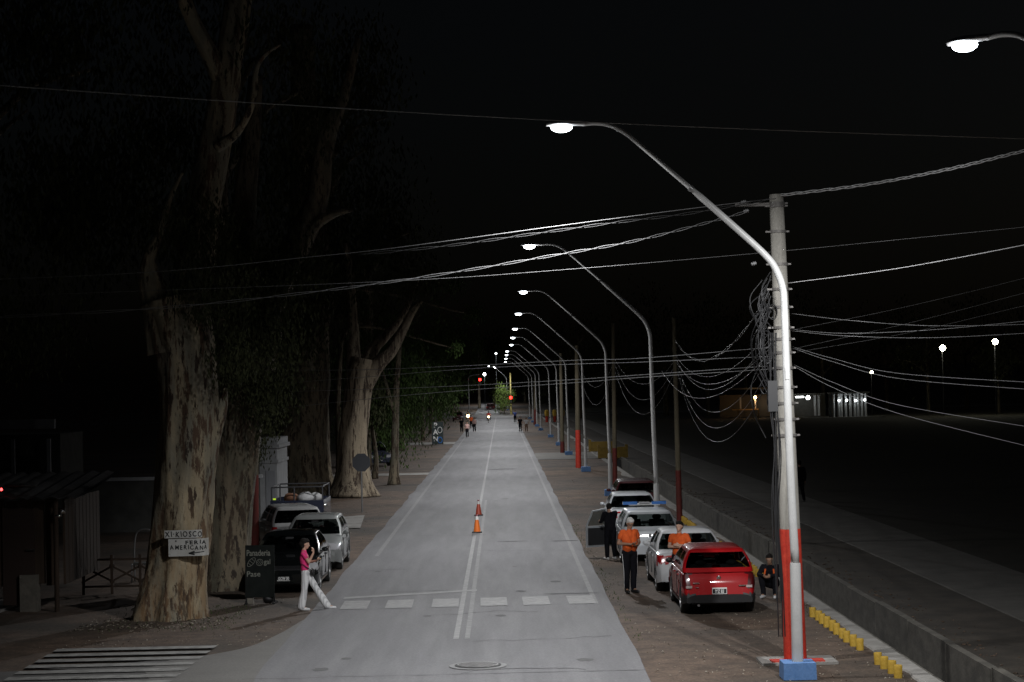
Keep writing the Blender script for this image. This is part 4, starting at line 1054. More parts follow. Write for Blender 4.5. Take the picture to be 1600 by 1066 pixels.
wm = person('woman in pink top and white striped trousers stepping onto the road, hand at her face', (pw.x+.06, pw.y+.1, 0), R(-90), 1.66,
  dict(pelvis=(0,.06,.98), waist=(0,.05,1.10), chest=(0,.03,1.29), neck=(0,.03,1.46), head=(0,.07,1.605), look=(-.1,1,-.22), shL=(-.16,.02,1.40), shR=(.16,.02,1.40), hipL=(-.08,.06,.92), hipR=(.08,.06,.92),
   kneeR=(.08,.03,.50), ankR=(.08,-.05,.09), toeR=(.09,.13,.035), kneeL=(-.08,.30,.52), ankL=(-.08,.56,.10), toeL=(-.09,.75,.05),
   elR=(.19,.16,1.18), wrR=(.10,.27,1.40), hdR=(-.10,-.1,1), pnR=(-.5,-1,0), elL=(-.20,.14,1.16), wrL=(-.02,.33,1.20), hdL=(.5,.3,.2), pnL=(0,-.3,1), curl=.7),
  M_pink, M_stripe, M_hairb, M_skin, flare=True, woman=True, long_hair=True, shoes=M_whitecl)
m = MB(); m.ball((.02,.23,.93),(.09,.055,.10)); m.build('waist_bag', M_dark, wm, True)
m = MB(); m.tube(catmull([(.13,-.02,1.14),(.17,.10,1.06),(.10,.22,.98),(0,.24,.95)],5),.012,6); m.build('bag_strap', M_dark, wm, True)
p = gp(954, 873)
person('person in dark clothes and white shoes standing behind the open car door', (2.85+.22, 59.35, 0), R(20), 1.68,
  dict(head=(.05,.18,1.56), neck=(.02,.09,1.44), chest=(0,.05,1.28), look=(.5,1,-.4), elL=(-.2,.2,1.15), elR=(.22,.2,1.15), wrL=(-.15,.42,1.12), wrR=(.2,.42,1.12), hdL=(0,1,0), hdR=(0,1,0)),
  M_blackcl, M_blackcl, M_hairb, M_skin, shoes=M_whitecl, sleeve=2, vox=.012)
p = gp(1207, 934)
person('person crouching in dark jacket with orange stripes beside the concrete pole', (p.x, p.y+.15, 0), R(180-20), 1.68,
  dict(pelvis=(0,-.10,.34), waist=(0,-.05,.46), chest=(0,.05,.64), neck=(0,.12,.80), head=(0,.17,.935), look=(-.2,1,-.3), shL=(-.18,.06,.75), shR=(.18,.06,.75),
   hipL=(-.09,-.08,.32), hipR=(.09,-.08,.32), kneeL=(-.17,.32,.50), kneeR=(.17,.32,.50), ankL=(-.14,.22,.09), ankR=(.14,.24,.09), toeL=(-.17,.42,.035), toeR=(.17,.44,.035),
   elL=(-.25,.25,.56), elR=(.25,.25,.56), wrL=(-.10,.45,.56), wrR=(.10,.45,.56), hdL=(.6,.5,-.2), hdR=(-.6,.5,-.2)),
  M_blackcl, M_blackcl, M_hairb, M_skin2, shoes=M_whitecl, sleeve=2, vox=.011)
seat = [o for o in COL.objects if o.name.startswith('person')][-1]
m = MB()
for s in (-1,1): m.tube([(s*.10,.17,.70),(s*.12,.20,.56),(s*.11,.14,.42)], .022, 8)
m.build('jacket_stripe', M_orange, seat, True)
gx = 12.6; person('dark figure walking on the far footpath just right of the concrete pole', (12.45, 86, 0), R(10), 1.75, dict(kneeL=(-.1,.12,.5), ankL=(-.1,.18,.1), toeL=(-.1,.37,.05), ankR=(.1,-.22,.1), toeR=(.1,-.05,.04)), M_blackcl, M_blackcl, M_hairb, M_skin2, vox=.02, sleeve=2, hands=False)
walkL = dict(kneeL=(-.1,.14,.5), ankL=(-.1,.2,.1), toeL=(-.1,.39,.05), kneeR=(.1,-.02,.5), ankR=(.1,-.24,.1), toeR=(.1,-.06,.04), wrL=(-.24,-.12,.92), wrR=(.24,.2,.95))
G2 = 'people walking far along the road'
M_blue_cl = mat('shirt_blue', (.08,.12,.35), .9); M_skinp = mat('shirt_palepink', (.6,.38,.34), .9)
for (x, y, H, top, leg, rz, lb) in (
   (-3.62,213,1.66,M_skinp,M_blackcl,180,'person in pale pink top walking on the road edge, nearest of the far walkers'),
   (-3.22,239,1.70,M_skinp,M_blackcl,184,'person in pinkish shirt walking just behind the pale pink one'),
   (-4.70,239,1.72,M_blackcl,M_blackcl,180,'person in black at the left edge of the far group'),
   (2.10,235,1.76,M_blackcl,M_blackcl,178,'person in black walking on the right road edge far away'),
   (2.80,235,1.62,M_whitecl,mat('trouser_brown',(.15,.09,.06),.9),182,'person in white shirt beside the black-clad walker on the right edge'),
   (-3.9,262,1.70,M_orange,M_blackcl,180,'person in reddish shirt under the yellow headlight'),
   (1.95,300,1.80,M_blue_cl,M_blackcl,180,'person in blue shirt farther behind the right hand walkers')):
    person(lb, (x, y, 0 if abs(x) > 4.4 else ZR), R(rz), H, walkL, top, leg, M_hairb, M_skin, vox=.03, hands=False, group=G2)
ride = dict(pelvis=(0,-.25,.92), waist=(0,-.20,1.04), chest=(0,-.08,1.25), neck=(0,-.02,1.42), head=(0,.02,1.56), shL=(-.18,-.05,1.36), shR=(.18,-.05,1.36), elL=(-.33,.1,1.14), elR=(.33,.1,1.14), wrL=(-.33,.24,1.06), wrR=(.33,.24,1.06), hdL=(0,1,0), hdR=(0,1,0),
   hipL=(-.1,-.2,.88), hipR=(.1,-.2,.88), kneeL=(-.22,.15,.72), kneeR=(.22,.15,.72), ankL=(-.2,-.02,.36), ankR=(.2,-.02,.36), toeL=(-.22,.18,.32), toeR=(.22,.18,.32))
person('rider in a red jacket on the far motorcycle in the lane', (-1.95, 305, ZR), R(180), 1.75, ride, mat('jacket_red',(.25,.03,.02),.9), M_blackcl, M_hairb, M_skin, vox=.03, hands=False, sleeve=2, helmet=M_dark, group=G2)
person('rider on the far motorcycle with the strong yellow headlight', (-5.3, 322, 0), R(182), 1.75, ride, M_blackcl, M_blackcl, M_hairb, M_skin, vox=.03, hands=False, sleeve=2, helmet=M_dark, group=G2)
# ------------------------------------------------------------------ trees
def trunk_mesh(limbs, D, base, seg=26, ridge=.07, flare=.0, seed=0, per=7, bn=True):
    """limbs: lists of (px, py, width_px, depth offset) read on the photograph and set at distance D; base = world point"""
    mb = MB()
    for li, L_ in enumerate(limbs):
        P = []; Rr = []
        for (x, y, wpx, dd) in L_:
            q = dp(x, y, D+dd); 
            P.append(q-base); Rr.append(wpx/2*(D+dd)/F)
        pq = per*2 if seg > 28 and li == 0 else per; Q = catmull(P, pq); rr = [max(.008, r) for r in catmull1(Rr, pq)]
        z0 = Q[0].z
        def rf(r, th, p, f, li=li):
            n_ = noise.noise(Vector((math.cos(th)*2.2+seed, math.sin(th)*2.2+li*5, p.z*.35)))
            n2 = noise.noise(Vector((math.cos(th)*5+seed, math.sin(th)*5, p.z*.8+li)))
            fl = 0
            if flare and li == 0 and p.z < 1.4:
                fl = flare*(1-max(0,p.z)/1.4)**2*(1+.7*math.sin(th*5+seed)+.5*n2)
            n3 = noise.noise(Vector((math.cos(th)*9+seed, math.sin(th)*9, p.z*1.3))); return r*(1+ridge*n_*1.7+ridge*.7*n2+ridge*.55*n3+fl)
        mb.tube(Q, rr, seg if li == 0 else max(8, seg-8), rfun=rf)
    return mb
def leafcloud(mb, c, r, n, size, droop=.75, seedv=0):
    """clumps of leaf-sized faces through an ellipsoid, denser in lumps, with gaps"""
    c = Vector(c); k = 0
    while k < n:
        v = Vector((random.gauss(0,.42), random.gauss(0,.42), random.gauss(0,.42)))
        if v.length > 1.15: continue
        p = c+Vector((v.x*r[0], v.y*r[1], v.z*r[2]))
        if noise.noise(p*(1.1/max(.5,min(r)*.35))+Vector((seedv,0,0))) < -.02: 
            if random.random() < .85: k += .12; continue
        m_ = random.randint(3, 6)
        for _ in range(m_):
            q = p+Vector((random.gauss(0,1), random.gauss(0,1), random.gauss(0,1)))*size*.9
            a = random.uniform(0, 6.28); h = size*random.uniform(.6,1.3); w_ = h*.16
            d = Vector((math.cos(a)*(1-droop), math.sin(a)*(1-droop), -droop+random.uniform(-.3,.4))).normalized()
            s = d.cross(Vector((math.sin(a*3), math.cos(a*3), .3))).normalized()*w_
            mb.add([q-d*h*.5, q+s, q+d*h*.5, q-s], [(0,1,2,3)])
        k += m_
def tree(name, label, cat, limbs, D, bark_m, clouds, leaf_m, group=None, ridge=.07, flare=.3, seed=0, seg=26, base_px=None):
    b0 = limbs[0][0]; base = dp(b0[0], b0[1], D+b0[3]); base.z = 0
    t = thing(name, label, cat, base, group=group)
    trunk_mesh(limbs, D, base, seg, ridge, flare, seed).build('trunk', bark_m, t, True)
    mb = MB()
    for (x, y, dd, rx, rz_, n, sz) in clouds:
        q = dp(x, y, D+dd)-base; s = (D+dd)/F
        leafcloud(mb, q, (rx*s, max(1.2, rx*s*.7), rz_*s), n, sz, seedv=seed)
    if mb.f: mb.build('crown', leaf_m, t)
    return t
random.seed(21)
GT = 'eucalyptus trees along the left side'
tree('eucalyptus_tree', 'huge pale eucalyptus with peeling bark and two hand-painted signs', 'tree',
  [[(262,985,106,0),(266,955,98,0),(275,900,92,0),(284,830,90,0),(289,740,88,0),(292,640,88,0),(289,560,90,0),(282,505,92,0),(272,465,98,0)],
   [(283,520,72,0),(300,450,64,.1),(308,390,58,.2),(318,320,54,.2),(332,250,50,.3),(345,170,46,.3),(356,100,44,.3),(370,20,42,.3),(385,-120,34,.3)],
   [(268,545,76,0),(252,490,56,-.1),(236,440,38,-.2),(233,405,20,-.4),(250,360,13,-.6),(266,310,8,-.7),(285,270,4,-.8)],
   [(349,130,34,.3),(325,80,28,0),(300,30,24,-.2),(282,-20,22,-.4),(260,-120,14,-.5)],
   [(302,800,50,.0),(318,730,38,.1),(332,680,26,.1),(345,640,18,.1),(352,606,7,.2)],
   [(340,230,18,-.2),(372,205,12,-.6),(395,160,9,-.9),(400,110,8,-1),(415,85,6,-1.1),(438,70,3,-1.2)]],
  46.4, M_bark1, [(335,455,-1.0,70,70,2600,.13),(365,560,-.8,40,60,1300,.12),(300,360,-1,90,60,1500,.14),(120,330,2,170,150,5200,.20),(60,60,2,160,120,2600,.20),(250,210,1.5,90,120,1500,.18),(200,-40,0,220,90,1500,.2),(430,60,0,90,70,700,.18),(30,520,3,110,70,1400,.18),(480,170,1,60,100,600,.16)], M_leaf, GT, .10, .14, 1.3, 56)
tree('eucalyptus_tree', 'dark eucalyptus standing right behind the pale one with signs', 'tree',
  [[(352,925,88,0),(354,880,74,0),(357,820,68,0),(364,740,72,0),(375,650,76,0),(390,560,80,0),(405,480,84,.3)],
   [(400,520,62,0),(428,455,52,0),(455,400,46,0),(480,350,40,0),(498,300,34,0),(503,250,32,0),(515,200,26,0),(538,150,16,0),(560,60,10,0)],
   [(465,395,24,0),(490,355,18,-.2),(520,335,13,-.4),(552,328,4,-.5)],
   [(395,520,60,.4),(385,440,48,.6),(380,350,40,.6),(390,240,30,.6),(400,120,22,.6)]],
  53.0, M_bark2, [(405,560,-1.6,70,100,5200,.13),(450,420,-1,80,60,2200,.15),(415,640,-1.5,34,60,1500,.12),(430,470,-.8,70,80,1900,.16),(350,400,-1,60,80,1500,.16),(560,120,1,90,120,1200,.2),(480,260,1,70,90,900,.18),(400,700,1.5,26,34,500,.11)], M_leaf, GT, .10, .10, 4.1, 44)
tree('eucalyptus_tree', 'broad dark eucalyptus trunk behind the cargo trailer', 'tree',
  [[(474,775,104,0),(474,740,84,0),(474,680,78,0),(476,600,76,0),(478,500,74,0),(480,380,60,0),(476,200,44,0),(470,40,34,0)]],
  100, M_bark2, [(480,480,-2,60,110,2400,.26),(440,620,-3,36,60,900,.22),(500,320,0,90,110,1800,.28)], M_leaf, GT, .10, .15, 7.7, 30)
tree('eucalyptus_tree', 'forked eucalyptus with long bark strips behind the octagonal sign', 'tree',
  [[(552,775,78,0),(552,745,58,0),(550,700,46,0),(556,640,42,0),(562,590,40,0),(568,560,34,0)],
   [(567,605,30,0),(590,570,22,0),(612,548,17,0),(630,515,14,0),(643,490,11,0),(658,470,7,0)],
   [(556,600,32,.3),(552,550,22,.5),(552,510,17,.6),(548,440,13,.6),(540,380,10,.6)],
   [(572,575,24,.5),(584,545,18,.8),(600,528,15,1),(625,500,11,1.2),(640,470,8,1.2),(655,430,5,1.2)]],
  98, M_bark3, [(540,440,1,70,90,2200,.26),(640,440,0,50,50,900,.24),(590,620,4,26,50,700,.2),(600,380,2,80,60,1000,.26)], M_leaf, GT, .10, .12, 2.2, 28)
tree('roadside_tree', 'slim pale trunk standing beside the parked dark car', 'tree',
  [[(616,757,17,0),(616,735,14,0),(617,700,12,0),(618,650,11,0),(620,600,9,0),(624,540,7,0)],[(618,650,8,0),(606,610,6,0),(598,580,3,0)]],
  110, M_bark2, [(600,620,2,40,40,1600,.22),(640,590,1,50,36,1700,.22),(560,640,5,30,30,600,.2),(620,560,2,50,40,900,.24)], M_leaf2, 'bushy trees along the left verge', .04, .3, 3, 14)
tree('roadside_tree', 'thin dark leaning trunk left of the parked dark car', 'tree',
  [[(586,748,9,0),(588,715,7,0),(583,680,6,0),(578,640,5,0)]], 118, M_bark2, [(580,650,0,30,26,800,.2)], M_leaf, 'bushy trees along the left verge', .04, .3, 5, 10)
def verge_tree(lat, D, h, rad, zlow, n, sz, label, m_=M_leaf2, group='bushy trees along the left verge', name='roadside_tree', lean=0, gcs=None):
    g = gz(D); t = thing(name, label, 'tree', (lat, D, g), group=group)
    mb = MB(); P = [(0,0,-.1),(lean*.2,0,h*.25),(lean*.5,.2,h*.5),(lean,0,h*.8)]; r0 = .035*h*.6
    mb.tube(catmull(P,5), [r0*(1-.7*i/15) for i in range(16)], 12, rfun=lambda r,th,p,f: r*(1+.12*noise.noise(Vector((th,p.z,lat)))))
    for k in range(5):
        a = k*1.3+lat; z = h*(.3+.1*k); mb.tube([(lean*.4,0,z),(math.cos(a)*rad*.4,math.sin(a)*rad*.4,z+h*.12),(math.cos(a)*rad*.75,math.sin(a)*rad*.75,z+h*.15)], [r0*.4,r0*.25,r0*.08], 7)
    mb.build('trunk', M_bark2, t, True)
    c = MB(); zc = (zlow+h)/2
    for k in range(7):
        a = k*2.4+D; rr = rad*.55; leafcloud(c, (lean*.6+math.cos(a)*rr, math.sin(a)*rr, zlow+(h-zlow)*(.18+.11*k)), (rad*.62, rad*.62, (h-zlow)*.24), n//7, sz, seedv=k+D)
    c.build('crown', m_, t); return t
for (lat, D, h, rad, zl, n, sz, lb) in (
   (-8.6,132,10,2.9,.2,4600,.26,'bushy dark green tree right of the slim pale trunk'),
   (-7.7,148,9,2.7,.0,4800,.26,'low green weeping tree touching the ground left of the chalk banner'),
   (-8.4,172,12,3.2,.1,4400,.30,'green weeping tree just behind the chalk banner'),
   (-7.9,205,11,3.0,.6,4200,.32,'tree whose hanging leaves reach over the road edge beyond the banner'),
   (-8.2,238,13,3.5,.8,3800,.36,'tall green tree behind the group of far walkers'),
   (-8.3,275,14,3.6,1.2,3400,.40,'green tree overhanging the far dark red car'),
   (-9.4,312,15,4.0,2,2800,.44,'farthest tree on the left side before the traffic lights')):
    verge_tree(lat, D, h, rad, zl, n, sz, lb)
# high eucalyptus crowns over the left verge (dark)
for (lat, D, h, rad, zl, n, sz, lb) in (
   (-10.5,78,22,5.0,9,4200,.30,'tall dark eucalyptus crown rising behind the forked trunk'),
   (-11,125,26,6.5,10,4200,.40,'tall dark eucalyptus crown above the bushy trees'),
   (-10.5,165,24,6,9,3400,.45,'tall dark eucalyptus with leaves hanging above the third lamp'),
   (-16,60,20,6,7,3600,.30,'dark leafy tree far behind the big pale trunk')):
    verge_tree(lat, D, h, rad, zl, n, sz, lb, M_leaf, GT, 'eucalyptus_tree')
# leafy sprays that the lamps catch
for (x, y, D, r, n, lb) in ((740,492,118,20,420,'bright leafy spray hanging left of the third lamp head'),(712,545,128,12,160,'small leafy spray hanging below the larger one')):
    c = dp(x, y, D); base = Vector((-10.2, D, 0)); t = thing('eucalyptus_tree', lb, 'tree', base, group=GT)
    mb = MB(); mb.tube(catmull([(0,0,0),(.1,0,6),(1.2,0,c.z+1.5),(c.x-base.x,0,c.z)],6), [.22*(1-.045*i) for i in range(19)], 10); mb.build('trunk', M_bark2, t, True)
    mb = MB(); leafcloud(mb, c-base, (r*D/F, .8, r*.7*D/F), n, .22); leafcloud(mb, c-base+Vector((-1.6,0,1.8)), (1.6,1,1.0), n, .22); mb.build('crown', M_leaf2, t)
# far end of the road and the right side
for (lat, D, h, rad, zl, n, sz, m_, lb) in (
   (.55,392,5.6,1.9,.6,2200,.34,M_leaf3,'small bright green tree right beside the red traffic light'),
   (-1.6,470,13,3.2,2.5,1500,.5,M_leaf3,'lit tree behind the small bright green one'),
   (-4.9,455,16,2.6,4,1400,.5,M_leaf3,'slender lit tree above the end of the road'),
   (-9.5,400,15,4.2,2,2200,.5,M_leaf2,'dark green tree left of the hanging traffic light'),
   (-13,520,18,6,1,2000,.7,M_leaf,'dark tree closing the view left of the far road'),
   (6,520,17,6,1,2000,.7,M_leaf,'dark tree closing the view right of the far road'),
   (9.5,405,12,3.6,1,1800,.5,M_leaf,'dark tree behind the farthest lamp posts'),
   (-4,690,22,9,1,1600,1.0,M_leaf2,'distant tree mass at the very end of the road')):
    verge_tree(lat, D, h, rad, zl, n, sz, lb, m_, 'trees around the far crossing')
i = 0
RT = ['far park tree, leftmost of the dark row','far dark park tree behind the third utility pole','far dark park tree behind the second lamp pole','tall dark tree left of the lit kiosk','dark tree right behind the kiosk','tall dark tree left of the lit colonnade','dark tree between colonnade and the park lights','dark tree under the left park light','slim tree with a lit trunk below the right park light','dark tree at the far right edge','dark tree beyond the right park light']
for (x, D, h, rad) in ((905,330,17,7),(960,300,15,7),(1040,340,22,9),(1105,330,19,7),(1165,330,18,8),(1285,322,20,6),(1385,330,18,7),(1450,310,15,6),(1560,300,11,3),(1600,330,20,9),(1510,345,19,8)):
    q = dp(x, 600, D); verge_tree(q.x, D, h, rad, 4 if x != 1560 else 5, 1500, .6, RT[i], M_leaf, 'dark park trees on the right', 'park_tree'); i += 1
# ------------------------------------------------------------------ signs
def sign_text(parent, s, size, M_, m_, name='lettering', bold=.0, xs=1.0, align='LEFT', par_world=False):
    vs, fs = text_verts(s, size, align, bold, 0, xs); mb = MB(); mb.add(vs, fs, M_); return mb.build(name, m_, parent)
M_ink = mat('black_ink', (.015,.015,.015), .7); M_board = mat('sign_board_white', (.50,.50,.48), .7, col2=(.40,.39,.36), scale=4)
def curved_board(name, label, x0, x1, y0, y1, lines, D, bend, thick=.012):
    """board nailed to the trunk: pixel box at distance D, bent backwards at its right end"""
    a, b = dp(x0, y1, D), dp(x1, y0, D); W_, H_ = b.x-a.x, b.z-a.z
    t = thing(name, label, 'sign', a, group=None)
    def f(u, v, o=0):
        x = u*W_; k = max(0, u-.72)/.28
        return Vector((x-bend*.35*k*k, bend*k*k-o, v*H_+.02*u*H_))
    mb = MB(); n = 16; vs = []; fs = []
    for i in range(n+1):
        for v in (0, 1): 
            vs.append(f(i/n, v)); vs.append(f(i/n, v, -thick))
    for i in range(n):
        q = i*4
        fs += [(q,q+4,q+6,q+2),(q+1,q+3,q+7,q+5),(q+2,q+6,q+7,q+3),(q,q+1,q+5,q+4)]
    fs += [(0,2,3,1),(n*4,n*4+1,n*4+3,n*4+2)]
    mb.add(vs, fs); mb.build('board', M_board, t)
    for (s, u0, v0, h, u1) in lines:
        mb = MB(); x = u0
        tot = 0; nn = 0
        for ch in s:
            a1, _ = text_verts(ch, h*H_*1.35, 'LEFT', .0)
            if a1: tot += max(v.x for v in a1); nn += 1
        xs = ((u1-u0)*W_-nn*.024*W_)/tot
        for ch in s:
            if ch == ' ': x += h*.45*xs*H_/W_; continue
            vs_, fs_ = text_verts(ch, h*H_*1.35, 'LEFT', .004)
            if not vs_: continue
            wd = max(v.x for v in vs_); a_ = random.uniform(-.09,.09); dy = random.uniform(-.03,.03)
            mb.add([f(x+(v.x*xs*math.cos(a_)-v.y*math.sin(a_))/W_, v0+dy+(v.y+v.x*math.sin(a_))/H_, .006) for v in vs_], fs_)
            x += (wd*xs)/W_+.024
        if s != '<': mb.build('lettering', M_ink, t)
    for (u, v) in ((.04,.85),(.5,.92),(.04,.12)):
        m = MB(); m.ball(f(u, v, .004), .008); m.build('nail', M_metal, t, True)
    return t, f, W_, H_
random.seed(5)
curved_board('painted_sign', 'upper white board painted XI KIOSCO on the pale trunk', 257, 317, 828, 841.5, [('XI·KIOSCO', .02, .16, .72, .97)], 45.62, .10)
t, f, W_, H_ = curved_board('painted_sign', 'lower white board painted FERIA AMERICANA with an arrow, bent round the trunk', 263.5, 329, 841.5, 870, [('"', .16, .70, .20, .21), ('FERIA', .40, .70, .22, .90), ('AMERICANA', .04, .38, .25, .92)], 45.62, .22)
mb = MB()
def seg2(u0, v0, u1, v1, q=.02):
    d = Vector(((u1-u0)*W_, (v1-v0)*H_)); L_ = d.length; nx, ny = -d.y/L_*q/2, d.x/L_*q/2
    n=6
    for i in range(n):
        a, b = i/n, (i+1)/n; P = []
        for (tt, s) in ((a,-1),(b,-1),(b,1),(a,1)):
            P.append(f(u0+(u1-u0)*tt+s*nx/W_, v0+(v1-v0)*tt+s*ny/H_, .007))
        mb.add(P, [(0,1,2,3)])
seg2(.50,.16,.86,.24); seg2(.48,.16,.62,.27,.03); seg2(.48,.16,.62,.09,.03); mb.build('arrow', M_ink, t)
M_stone = mat('stone_plinth', (.13,.12,.10), .9, col2=(.20,.18,.15), scale=7, bump=.6, bscale=8)
# chalk board on legs
p = gp(407, 944)
t = thing('chalkboard_sign', 'black standing chalkboard reading Panaderia in front of the black car', 'sign', (p.x, p.y, 0), R(-3))
m = MB(); m.box((0,.0,.78),(.70,.03,1.24), rot=(R(-4),0,0)); m.build('board', mat('chalkboard', (.006,.008,.007), .85, col2=(.010,.012,.011), scale=5, spec=.15), t)
for s in (-1,1):
    m = MB(); m.box((s*.33,.0,.12),(.045,.05,.26)); m.box((s*.33,.12,.02),(.06,.50,.05)); m.build('leg', M_dark, t)
m = MB(); m.box((-.24,.05,.10),(.14,.16,.18)); m.build('brick_weight', M_stone, t)
m = MB(); m.ball((.18,.07,.13),(.15,.13,.12))
for v in m.v: v += noise.noise_vector(v*9)*.03
m.build('sandbag', M_dark, t, True)
chalk = mat('chalk', (.17,.175,.15), .9)
Mc = lambda x, z: Matrix.Translation((x, -.018-(.78-z)*.07*-1 if False else -.02+(z-.78)*.07, z)) @ Matrix.Rotation(R(90-4), 4, 'X')
sign_text(t, 'Panaderia', .20, Mc(-.32, 1.15), chalk, 'chalk_lettering', .003, .74)
sign_text(t, 'gal', .17, Mc(.10, .95), chalk, 'chalk_lettering', .001, .9)
sign_text(t, 'Pase', .18, Mc(-.32, .66), chalk, 'chalk_lettering', .001, 1.05)
def oval(cx, cz, a, b, rot, par, nm='chalk_drawing'):
    m = MB(); pts = []
    for i in range(21):
        th = i*math.pi/10; x = a*math.cos(th); z = b*math.sin(th)
        xx = cx+x*math.cos(rot)-z*math.sin(rot); zz = cz+x*math.sin(rot)+z*math.cos(rot)
        pts.append((xx, -.024+(zz-.78)*.07, zz))
    m.tube(pts, .006, 5)
    for k in (-.5,0,.5):
        x0 = k*a; h = b*math.sqrt(1-k*k)*.8; P = []
        for z in (-h, h):
            xx = cx+x0*math.cos(rot)-z*math.sin(rot); zz = cz+x0*math.sin(rot)+z*math.cos(rot); P.append((xx, -.024+(zz-.78)*.07, zz))
        m.tube(P, .005, 5)
    m.build(nm, chalk, par)
oval(-.20, 1.0, .13, .06, R(48), t); oval(.0, .99, .08, .075, R(35), t)
# octagonal traffic sign seen from the back
p = gp(566, 800)
t = thing('traffic_sign', 'grey back of an octagonal traffic sign on a thin post', 'sign', (p.x, p.y, 0))
m = MB(); m.tube([(0,0,0),(0,0,2.40)], .035, 10); m.build('post', M_metal, t, True, angle=40)
m = MB(); m.lathe([(.40,-.006),(.40,.006)], 8, Matrix.Translation((0,-.045,2.06)) @ Matrix.Rotation(R(90),4,'X') @ Matrix.Rotation(R(22.5),4,'Z')); m.build('sign_plate', mat('sign_back', (.07,.075,.085), .6, .2), t)
# chalk banner far left
p = gp(684, 695)
t = thing('banner_sign', 'dark upright banner with white hand lettering by the far driveway', 'sign', (p.x, p.y, 0), R(0))
bw, bh = 1.05, 2.05
m = MB(); m.box((0,0,bh/2+.05),(bw,.05,bh)); m.build('board', mat('banner_dark', (.02,.03,.03), .7), t)
m = MB(); m.box((-bw/2+.05,0,.05),(.06,.4,.1)); m.box((bw/2-.05,0,.05),(.06,.4,.1)); m.build('foot', M_dark, t)
for i, ch in enumerate('PAN'):
    vs, fs = text_verts(ch, .62, 'CENTER', .02); mb = MB(); mb.add(vs, fs, Matrix.Translation((-.18,-.03,1.58-i*.62)) @ Matrix.Rotation(R(90),4,'X')); mb.build('lettering', M_platew, t)
for z in (1.35,.42):
    mb = MB(); mb.tube([(.22+.2*math.cos(a*math.pi/8),-.032,z+.27*math.sin(a*math.pi/8)) for a in range(17)], .03, 6); mb.build('painted_ring', M_platew if z > 1 else MATS['police_blue'], t)
# traffic lights
M_rl = mat('signal_red', (1,.1,.05), .3, emit=(1,.02,.015), es=9)
D_ = 392; q = dp(798.5, 640, D_)
t = thing('traffic_light', 'red traffic light on a yellowish post at the right of the far crossing', 'traffic light', (q.x, D_, gz(D_)), group='traffic lights at the far crossing')
m = MB(); m.tube([(0,0,0),(0,0,8.0)], [.16,.12], 12); m.build('post', mat('signal_post', (.35,.30,.10), .6), t, True, angle=40)
z = dp(798.5, 622, D_).z
m = MB(); m.box((0,-.25,z-.35),(.42,.3,1.25)); m.build('housing', M_dark, t)
m = MB(); m.ball((0,-.42,z),(.30,.10,.30)); m.build('red_lens', M_rl, t, True)
for k in (1,2): m = MB(); m.ball((0,-.40,z-.38*k),(.13,.04,.13)); m.build('dark_lens', M_dark, t, True)
q2 = dp(750, 594, D_)
t2 = thing('traffic_light', 'red traffic light hanging over the left lane of the far crossing', 'traffic light', (-6.2, D_, gz(D_)), group='traffic lights at the far crossing')
m = MB(); m.tube(catmull([(0,0,0),(0,0,4),(0,0,q2.z+.3),(.8,0,q2.z+.9),(q2.x+6.2,0,q2.z+1.0)],4), .10, 10); m.build('mast_arm', M_metal, t2, True)
m = MB(); m.box((q2.x+6.2,-.1,q2.z-.25),(.42,.3,1.25)); m.build('housing', M_dark, t2)
m = MB(); m.ball((q2.x+6.2,-.28,q2.z),(.26,.09,.26)); m.build('red_lens', M_rl, t2, True)
# ------------------------------------------------------------------ left side buildings
M_wall = mat('plaster_white', (.42,.43,.44), .85, col2=(.34,.35,.36), scale=2, bump=.15, bscale=12)
M_wallg = mat('plaster_grey', (.09,.09,.083), .9, col2=(.06,.06,.055), scale=2)
M_plank = mat('plank_brown', (.035,.022,.014), .85, col2=(.06,.038,.024), scale=3, stretch=(4,4,.4), bump=.3, bscale=20)
M_tin = mat('corrugated_tin', (.12,.12,.12), .5, .5, col2=(.07,.06,.055), scale=2)
D_ = 82; a, b = dp(401, 700, D_), dp(436, 700, D_)
t = thing('gate_building', 'narrow white building front with a moulded cap beside the red-based pole', 'building', ((a.x+b.x)/2, D_+2, 0))
w_ = b.x-a.x; h_ = dp(418, 700, D_).z
m = MB(); m.box((0,0,h_/2),(w_*.78,4,h_)); m.build('wall', M_wall, t)
m = MB(); m.box((0,0,h_+.06),(w_*1.02,4.3,.14)); m.box((0,0,h_-.55),(w_*.9,4.15,.12)); m.box((0,0,h_+.25),(w_*.85,4.1,.26)); m.build('moulding', M_wall, t)
m = MB(); m.box((w_*.1,-2.02,h_*.35),(w_*.42,.06,h_*.66)); m.build('door', mat('door_pale', (.3,.31,.33), .7), t)
# wooden shack on the far left
t = thing('wooden_shack', 'dark wooden shack with tin roof and stone plinth at the left edge', 'building', (-12.4, 50.5, 0))
m = MB()
for i in range(14):
    m.box((-2.3+i*.31, -2.0, 1.62), (.285, .05+.02*(i%3), 2.0+.05*math.sin(i*3)))
for i in range(10): m.box((2.03, -1.9+i*.42, 1.62), (.05, .38, 2.0))
m.build('plank_wall', M_plank, t)
m = MB(); m.box((-1.1,-2.02,.36),(3.0,.34,.72)); m.box((1.2,-2.02,.36),(.42,.34,1.0)); m.build('stone_plinth', M_stone, t)
m = MB(); m.box((.95,-2.05,1.3),(.75,.06,2.3)); m.build('door', mat('door_dark', (.035,.02,.015), .8), t)
m = MB(); m.box((1.25,-2.12,1.45),(.22,.05,.03)); m.build('door_handle', M_chrome, t)
m = MB(); n = 60; vs = []; fs = []
for i in range(n+1):
    x = -3.0+5.6*i/n; dz = .035*math.sin(i*1.6)
    vs += [(x,-2.6,2.70+dz+.03*noise.noise(Vector((x,0,0)))),(x,2.3,3.1+dz),(x,-2.6,2.68+dz),(x,2.3,3.08+dz)]
